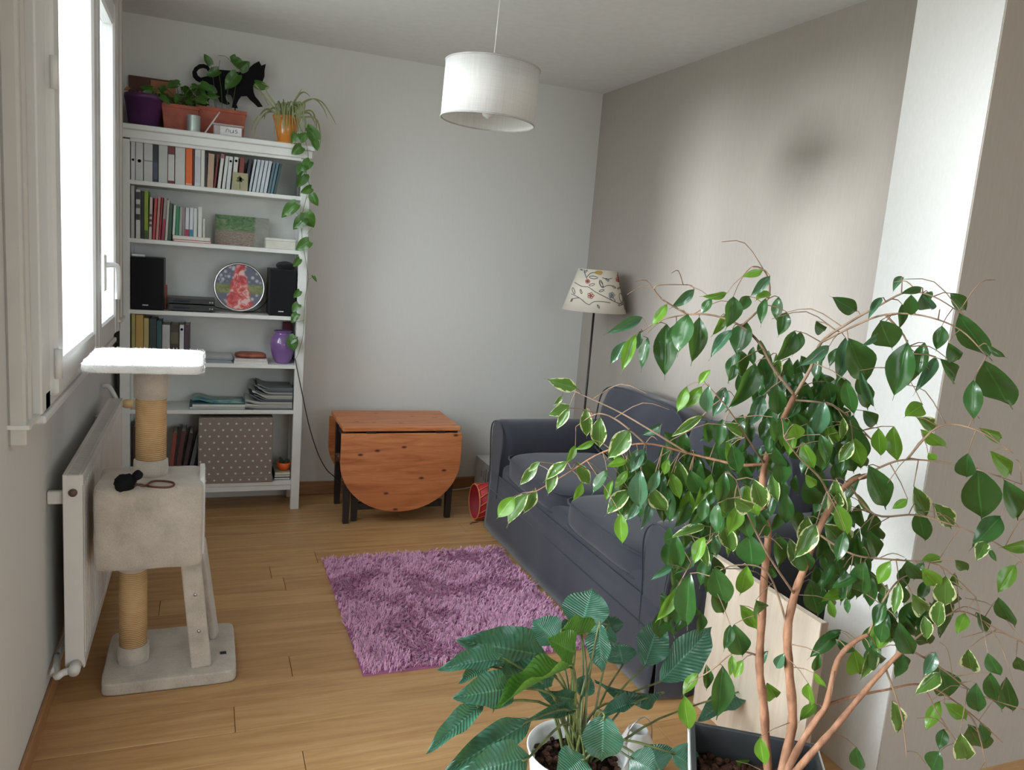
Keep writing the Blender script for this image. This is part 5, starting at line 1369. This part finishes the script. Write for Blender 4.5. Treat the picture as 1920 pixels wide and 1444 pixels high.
for i in range(260):
    p = PCc + u_*rl.uniform(-.128,.128) + v_*rl.uniform(-.128,.128); s_ = rl.uniform(.004, .011)
    mb.rbox(p.x-s_, p.x+s_, p.y-s_, p.y+s_, .268, .270+s_*1.5, 2.4, 3)
mb.build('soil', M['soil'], fc, kind='stuff')
def fp(x, y_, d=1.27): return at(x, y_, 'y', d)
def fbranch(pts, r0, r1, name='branch', mat='bark', sub=5):
    P = smoothpath([fp(*p) for p in pts], sub); n_ = len(P)
    rs_ = [(r0+(r1-r0)*i/(n_-1))*(1+.10*math.sin(i*1.9)*(1 if mat == 'bark' else 0)) for i in range(n_)]
    MB().tube(P, rs_, 8).build(name, M[mat], fc); return P
base_ = FC + Vector((0, 0, .275))
def fstem(pts, r0, r1):
    P = smoothpath([base_+Vector((random.uniform(-.008,.008), random.uniform(-.008,.008), 0))] + [fp(*p) for p in pts], 5); n_ = len(P)
    MB().tube(P, [(r0+(r1-r0)*i/(n_-1))*(1+.08*math.sin(i*1.7)) for i in range(n_)], 10).build('trunk', M['bark'], fc); return P
BR = []
BR.append(fstem([(1437,1405,1.30),(1432,1320,1.31),(1424,1250,1.31),(1429,1150,1.31),(1434,1070,1.31),(1440,1000,1.31),(1430,940,1.32),(1434,870,1.33),(1462,800,1.33),(1490,742,1.33)], .0105, .006))
BR.append(fstem([(1478,1400,1.25),(1486,1340,1.25),(1479,1250,1.25),(1477,1180,1.25),(1490,1115,1.25),(1510,1060,1.24),(1532,1000,1.24),(1560,945,1.24),(1592,905,1.23),(1625,892,1.22)], .0115, .0055))
BR.append(fstem([(1496,1405,1.22),(1530,1350,1.21),(1549,1322,1.21),(1570,1240,1.20),(1600,1205,1.20),(1628,1190,1.19)], .0085, .0045))
BR.append(fstem([(1515,1420,1.18),(1560,1370,1.17),(1610,1310,1.16),(1660,1252,1.15),(1698,1214,1.14)], .0080, .0045))
SEC = [
 [(1549,1322,1.21),(1600,1306,1.20),(1660,1294,1.19),(1730,1284,1.18),(1800,1322,1.14),(1880,1392,1.10)],
 [(1490,742,1.33),(1450,690,1.35),(1425,645,1.37),(1390,612,1.40),(1340,592,1.44),(1290,590,1.48),(1235,602,1.52),(1190,632,1.56)],
 [(1434,870,1.33),(1390,872,1.36),(1340,862,1.40),(1290,850,1.44),(1210,832,1.48),(1130,848,1.54),(1060,890,1.60),(1004,922,1.64)],
 [(1490,742,1.33),(1520,690,1.30),(1540,642,1.28),(1590,606,1.24),(1650,572,1.20),(1700,548,1.16),(1750,556,1.12),(1806,590,1.06)],
 [(1540,642,1.28),(1600,612,1.22),(1660,590,1.16),(1730,592,1.10),(1800,618,1.04),(1850,668,1.00)],
 [(1610,898,1.22),(1660,872,1.20),(1700,862,1.18),(1760,866,1.14),(1830,880,1.08),(1915,908,1.02)],
 [(1590,905,1.23),(1640,965,1.20),(1720,966,1.16),(1800,990,1.10),(1870,1020,1.05),(1925,1060,1.0)],
 [(1698,1214,1.14),(1740,1180,1.13),(1800,1146,1.10),(1870,1180,1.06),(1925,1210,1.02)],
 [(1698,1214,1.14),(1760,1250,1.12),(1830,1300,1.08),(1925,1332,1.02)],
 [(1440,1000,1.31),(1390,990,1.35),(1340,1008,1.40),(1296,1056,1.44),(1262,1120,1.48)],
 [(1428,1232,1.31),(1380,1222,1.33),(1335,1256,1.36),(1292,1282,1.38)],
 [(1290,850,1.44),(1222,808,1.48),(1160,772,1.54),(1100,744,1.60),(1058,724,1.64)],
 [(1210,832,1.48),(1160,790,1.52),(1120,776,1.56),(1080,800,1.60)],
 [(1390,612,1.40),(1440,560,1.36),(1436,512,1.34),(1412,500,1.33),(1394,516,1.33)],
 [(1290,590,1.48),(1240,560,1.50),(1230,536,1.50),(1290,534,1.48)],
 [(1484,750,1.33),(1560,760,1.28),(1610,800,1.26),(1640,830,1.24)],
 [(1434,870,1.33),(1400,820,1.30),(1360,760,1.28),(1320,716,1.30)],
 [(1490,1115,1.25),(1440,1040,1.20),(1400,960,1.18),(1380,900,1.18)],
 [(1532,1000,1.24),(1600,1040,1.18),(1680,1050,1.12),(1760,1060,1.08),(1830,1120,1.04)],
 [(1628,1190,1.19),(1660,1120,1.16),(1700,1080,1.12),(1760,1090,1.08)],
 [(1560,945,1.24),(1540,900,1.20),(1500,860,1.18),(1470,820,1.18)],
 [(1700,862,1.18),(1760,800,1.12),(1830,806,1.06),(1900,850,1.02)],
 [(1660,590,1.16),(1700,640,1.14),(1690,690,1.14)],
 [(1478,1180,1.25),(1440,1075,1.27),(1380,1060,1.30),(1330,1080,1.33)],
 [(1800,1322,1.14),(1830,1360,1.12),(1850,1440,1.10)], [(1730,1284,1.18),(1760,1340,1.14),(1800,1400,1.12)],
 [(1660,1252,1.15),(1690,1340,1.12),(1700,1420,1.10)],
]
for i, b in enumerate(SEC): BR.append(fbranch(b, .0038 if i < 4 else .0026, .0010, 'branch', 'bark' if i in (0, 2) else 'twig'))
# leaves seen one by one: base x,y, tip x,y, kind (d dark, v variegated, b bright, p pale glossy), width factor
FL = '''1430 508 1394 519 b .4|1444 518 1410 554 p .42|1442 548 1420 560 b .5|1436 560 1425 605 d .42|1460 557 1455 602 d .55|1475 585 1462 628 d .6|1490 620 1462 680 d .6|1405 556 1385 582 d .55
1375 556 1369 614 d .68|1360 590 1340 628 b .45|1334 560 1315 588 d .6|1363 550 1322 558 b .35|1302 543 1262 577 p .42|1251 570 1224 610 b .38|1311 595 1302 680 d .46|1290 590 1270 660 d .6|1250 608 1246 704 d .50
1268 608 1250 646 d .4|1204 596 1145 622 p .28|1215 634 1201 692 d .42|1192 628 1166 692 b .34|1201 620 1195 656 p .4|1175 640 1143 682 p .35|1401 605 1378 662 d .75|1372 620 1332 664 p .4|1416 681 1378 768 d .50
1378 684 1369 714 d .6|1332 694 1308 720 b .45|1288 724 1271 772 b .4|1316 724 1282 766 b .45|1329 724 1324 778 p .45|1361 727 1339 781 p .48|1431 742 1407 798 p .5|1457 721 1460 784 d .52|1457 684 1436 740 d .4|1465 783 1462 824 d .6
1081 729 1032 713 v .42|1068 762 1032 777 v .5|1067 765 1044 804 v .4|1054 742 1040 760 v .5|1099 765 1100 821 v .42|1125 783 1122 842 v .52|1180 806 1143 859 v .62|1116 826 1079 844 b .35|1079 835 1064 868 b .45|1063 867 1020 897 v .45
1081 867 1108 912 v .45|1175 864 1140 871 b .4|1212 844 1186 885 p .45|1241 794 1207 818 p .42|1317 780 1262 816 v .25|1253 861 1244 891 b .55|1271 864 1286 930 v .42|1358 794 1401 818 v .35|1361 829 1387 888 b .46|1060 865 1038 891 v .5
1038 876 1029 928 v .42|1008 870 975 910 v .4|1012 866 990 884 v .4|964 931 933 971 b .6|989 926 948 979 v .5|1004 915 984 966 v .42|1091 904 1077 941 b .45|1138 882 1110 924 d .5|1149 901 1134 938 b .4|1177 882 1152 916 b .4
1180 920 1138 960 v .5|1207 843 1182 884 p .5|1221 915 1249 966 v .6|1163 962 1166 1021 b .46|1205 937 1177 974 p .4|1218 940 1207 992 p .42|1205 890 1190 938 d .6|1165 820 1150 862 b .5|1177 865 1140 872 b .35|1235 880 1216 930 p .4
1605 584 1567 561 d .52|1585 633 1574 716 p .42|1590 635 1633 722 d .5|1530 602 1548 628 d .5|1555 649 1505 684 p .35|1549 715 1571 780 d .55|1585 712 1600 780 d .38|1591 779 1613 850 d .35|1618 770 1649 800 d .6|1580 782 1580 828 v .35
1599 826 1574 868 v .5|1538 815 1555 872 d .5|1513 795 1524 850 p .3|1449 782 1460 832 d .6|1488 795 1496 825 b .7|1344 826 1352 881 d .48|1372 834 1386 889 d .5|1422 895 1438 955 v .42|1449 887 1455 944 v .45|1377 934 1416 962 v .5
1571 923 1566 962 v .5|1510 890 1533 916 b .45|1258 887 1275 936 b .45|1427 837 1416 875 p .4|1781 550 1816 584 d .5|1798 589 1854 677 d .44|1851 646 1886 674 d .3|1845 678 1894 770 d .50|1825 713 1825 787 d .48|1766 611 1758 656 d .65
1778 643 1801 683 d .5|1762 673 1803 723 d .38|1755 669 1723 729 p .3|1734 643 1720 703 d .5|1702 643 1676 741 d .52|1702 669 1717 726 d .6|1650 602 1673 656 d .8|1691 570 1691 616 d .45|1729 550 1746 590 p .6|1708 553 1708 595 d .6
1729 540 1694 550 d .3|1740 548 1742 560 d .7|1653 559 1630 590 p .35|1691 519 1676 539 p .45|1644 628 1621 648 p .35|1612 695 1638 773 p .22|1730 759 1701 779 b .6|1717 782 1763 811 v .4|1726 806 1775 842 b .38|1676 800 1679 866 b .5
1647 803 1650 857 b .5|1836 803 1888 828 b .28|1740 850 1756 864 b .8|1856 846 1906 898 b .32|1815 850 1810 902 d .6|1832 880 1843 977 d .58|1882 900 1922 982 d .46|1876 969 1829 1021 d .5|1849 1016 1832 1046 v .5|1854 1027 1868 1054 d .4
1920 1022 1890 1028 b .4|1904 1060 1871 1109 b .5|1627 873 1669 960 d .42|1713 912 1743 977 v .38|1721 955 1735 1018 d .42|1749 944 1796 996 v .42|1702 936 1674 954 b .5|1608 927 1635 968 b .3|1583 958 1608 993 p .3|1627 994 1652 1054 d .42
1605 1002 1630 1101 d .28|1566 897 1577 985 v .35|1530 983 1494 1046 v .52|1544 983 1608 1046 v .45|1566 1010 1577 1084 d .55|1763 1046 1732 1052 b .42|1790 1051 1817 1072 d .4|1669 1052 1644 1096 b .5|1699 1051 1730 1093 d .5|1610 1080 1561 1100 d .38
1597 1102 1544 1126 b .36|1555 1124 1565 1162 b .4|1586 1121 1590 1151 d .42|1663 1096 1655 1129 d .5|1685 1091 1677 1151 v .35|1710 1113 1743 1159 v .35|1727 1066 1763 1104 b .42|1771 1099 1782 1162 v .3|1790 1074 1796 1115 v .4|1766 1124 1754 1179 v .48
1871 1121 1900 1179 d .44|1831 1149 1857 1190 d .38|1810 1150 1796 1187 b .5|1732 1155 1741 1202 v .5|1660 1130 1638 1173 d .5|1658 1163 1649 1207 d .6|1685 1166 1713 1238 d .44|1577 1182 1540 1202 d .35|1387 1135 1421 1182 b .4|1417 1126 1429 1159 d .7
1369 1171 1361 1219 d .5|1376 1171 1395 1238 d .62|1372 1229 1371 1268 b .5|1393 1238 1376 1272 b .55|1354 1248 1350 1351 d .44|1324 1246 1329 1298 d .42|1309 1262 1279 1302 b .5|1282 1304 1292 1371 b .46|1440 1221 1419 1249 p .5|1470 1225 1452 1257 p .5
1438 1281 1459 1317 b .5|1526 1262 1549 1291 b .45|1515 1281 1519 1324 b .5|1575 1184 1519 1231 d .38|1537 1225 1526 1264 d .38|1567 1199 1605 1227 d .45|1601 1217 1614 1276 b .5|1631 1214 1657 1257 d .5|1654 1161 1646 1219 b .75|1762 1255 1785 1313 d .75
1830 1281 1834 1343 d .5|1815 1217 1822 1272 v .48|1852 1225 1875 1272 d .55|1856 1262 1875 1336 d .42|1886 1270 1897 1343 d .38|1905 1232 1922 1264 d .5|1762 1262 1725 1298 v .42|1672 1315 1693 1381 v .4|1762 1315 1736 1369 b .42|1770 1319 1815 1351 b .38
1762 1409 1744 1448 d .8|1770 1367 1762 1405 d .6|1800 1375 1815 1437 v .42|1815 1360 1845 1411 d .5|1837 1356 1852 1396 d .6|1605 1401 1612 1450 d .55|1425 1382 1432 1437 b .5|1380 1427 1410 1444 b .5|1339 1064 1361 1137 d .5|1294 1075 1282 1182 d .40
1268 1105 1234 1167 b .38|1361 1000 1369 1043 b .45|1406 1004 1410 1069 d .8|1354 970 1375 1046 v .4|1321 1007 1300 1055 b .5|1338 1003 1346 1047 p .4|1388 937 1404 1014 d .55|1359 887 1367 972 d .5|1321 987 1267 1001 v .3|1413 899 1433 960 v .5
1447 1060 1449 1088 d .5|1455 1000 1470 1070 d .5|1480 1010 1500 1072 v .42|1500 1020 1520 1080 d .5|1300 1030 1270 1080 d .5|1330 1040 1310 1100 d .45|1290 1095 1250 1130 p .35|1260 1060 1225 1085 p .3|1400 1060 1390 1120 b .5|1530 1320 1500 1350 b .5'''
def depth_at(x, y_):
    best = 1e9; d = 1.25
    for P in SEC:
        for (a, b, dd) in P:
            q = (a-x)**2+(b-y_)**2
            if q < best: best = q; d = dd
    return d
KM = dict(d=MEF, v=MEV, b=MEB, p=MEP); rf = random.Random(21); nl = 0
BP = [p for P in BR for p in P]
tw = MB()
def addleaf(x0_, y0_, x1_, y1_, k, wf, d=None):
    global nl
    d = (d if d else depth_at(x0_, y0_)) + rf.uniform(-.07, .07)
    a = fp(x0_, y0_, d); b = fp(x1_, y1_, d + rf.uniform(-.02, .015)); b = b+(b-a)*.10; L = (b-a).length
    put_leaf(rf.choice(KM[k]), fc, a, b, L*wf*.86, rf.uniform(-.4, .4), 'leaf'); nl += 1
    q = min(BP, key=lambda p: (p-a).length_squared + (0 if p.z > a.z-.02 else .004))
    if (q-a).length < .22:
        m_ = q.lerp(a, .6)+Vector((0,0,.004)); tw.tube([q, m_, a], [.0013, .0010, .0008], 4, cap=False)
for it in FL.replace('\n', '|').split('|'):
    x0_, y0_, x1_, y1_, k, wf = it.split(); addleaf(float(x0_), float(y0_), float(x1_), float(y1_), k, float(wf))
tries = 0
dense = [(1300,1560,770,1000), (1300,1600,780,1000), (1380,1560,620,800), (1200,1420,830,940), (1430,1620,700,900), (1440,1600,640,860), (1640,1780,1050,1230), (1230,1340,960,1150), (1500,1640,940,1100), (1150,1300,800,930)]
while nl < 297:
    x0_, x1_, y0_, y1_ = rf.choice(dense); x = rf.uniform(x0_, x1_); y_ = rf.uniform(y0_, y1_); L = rf.uniform(48, 76); a = rf.uniform(-.5, .5)
    addleaf(x, y_, x+L*math.sin(a), y_+L*math.cos(a), rf.choice('ddddvvbbp'), rf.uniform(.35, .55), depth_at(x, y_)+rf.uniform(.0, .12))
for i in range(55):
    P = rf.choice(BR[2:]); q = P[rf.randrange(len(P)//3, len(P))]; dd_ = Vector((rf.uniform(-1, 1), rf.uniform(-.6, .6), rf.uniform(-.2, .7))).normalized(); L = rf.uniform(.05, .17)
    tw.tube(smoothpath([q, q+dd_*L*.5, q+dd_*L+Vector((0, 0, -L*.35))], 3), [.0012, .0011, .0011, .001, .0009, .0008, .0006], 4, cap=False)
tw.build('twigs', M['twig'], fc, kind='stuff')
# small far leaves and shoots behind, joined
mb = MB(); tv = []; 
me_ = MEF[0]
vs = []; fs = []
for i in range(320):
    x0_, x1_, y0_, y1_ = rf.choice(dense); x = rf.uniform(x0_, x1_); y_ = rf.uniform(y0_, y1_); L = rf.uniform(38, 66); a = rf.uniform(-.6, .6); d = depth_at(x, y_)+rf.uniform(.06, .18)
    A, Bp = fp(x, y_, d), fp(x+L*math.sin(a), y_+L*math.cos(a), d)
    m_ = leafmatrix(A, Bp, (Bp-A).length*.45, rf.uniform(-.8, .8)); k0 = len(vs)
    vs += [m_ @ v.co for v in me_.vertices]; fs += [tuple(k0+j for j in p.vertices) for p in me_.polygons]
mb.add(vs, fs, True); mb.build('back_foliage', M['leaf'], fc, kind='stuff')
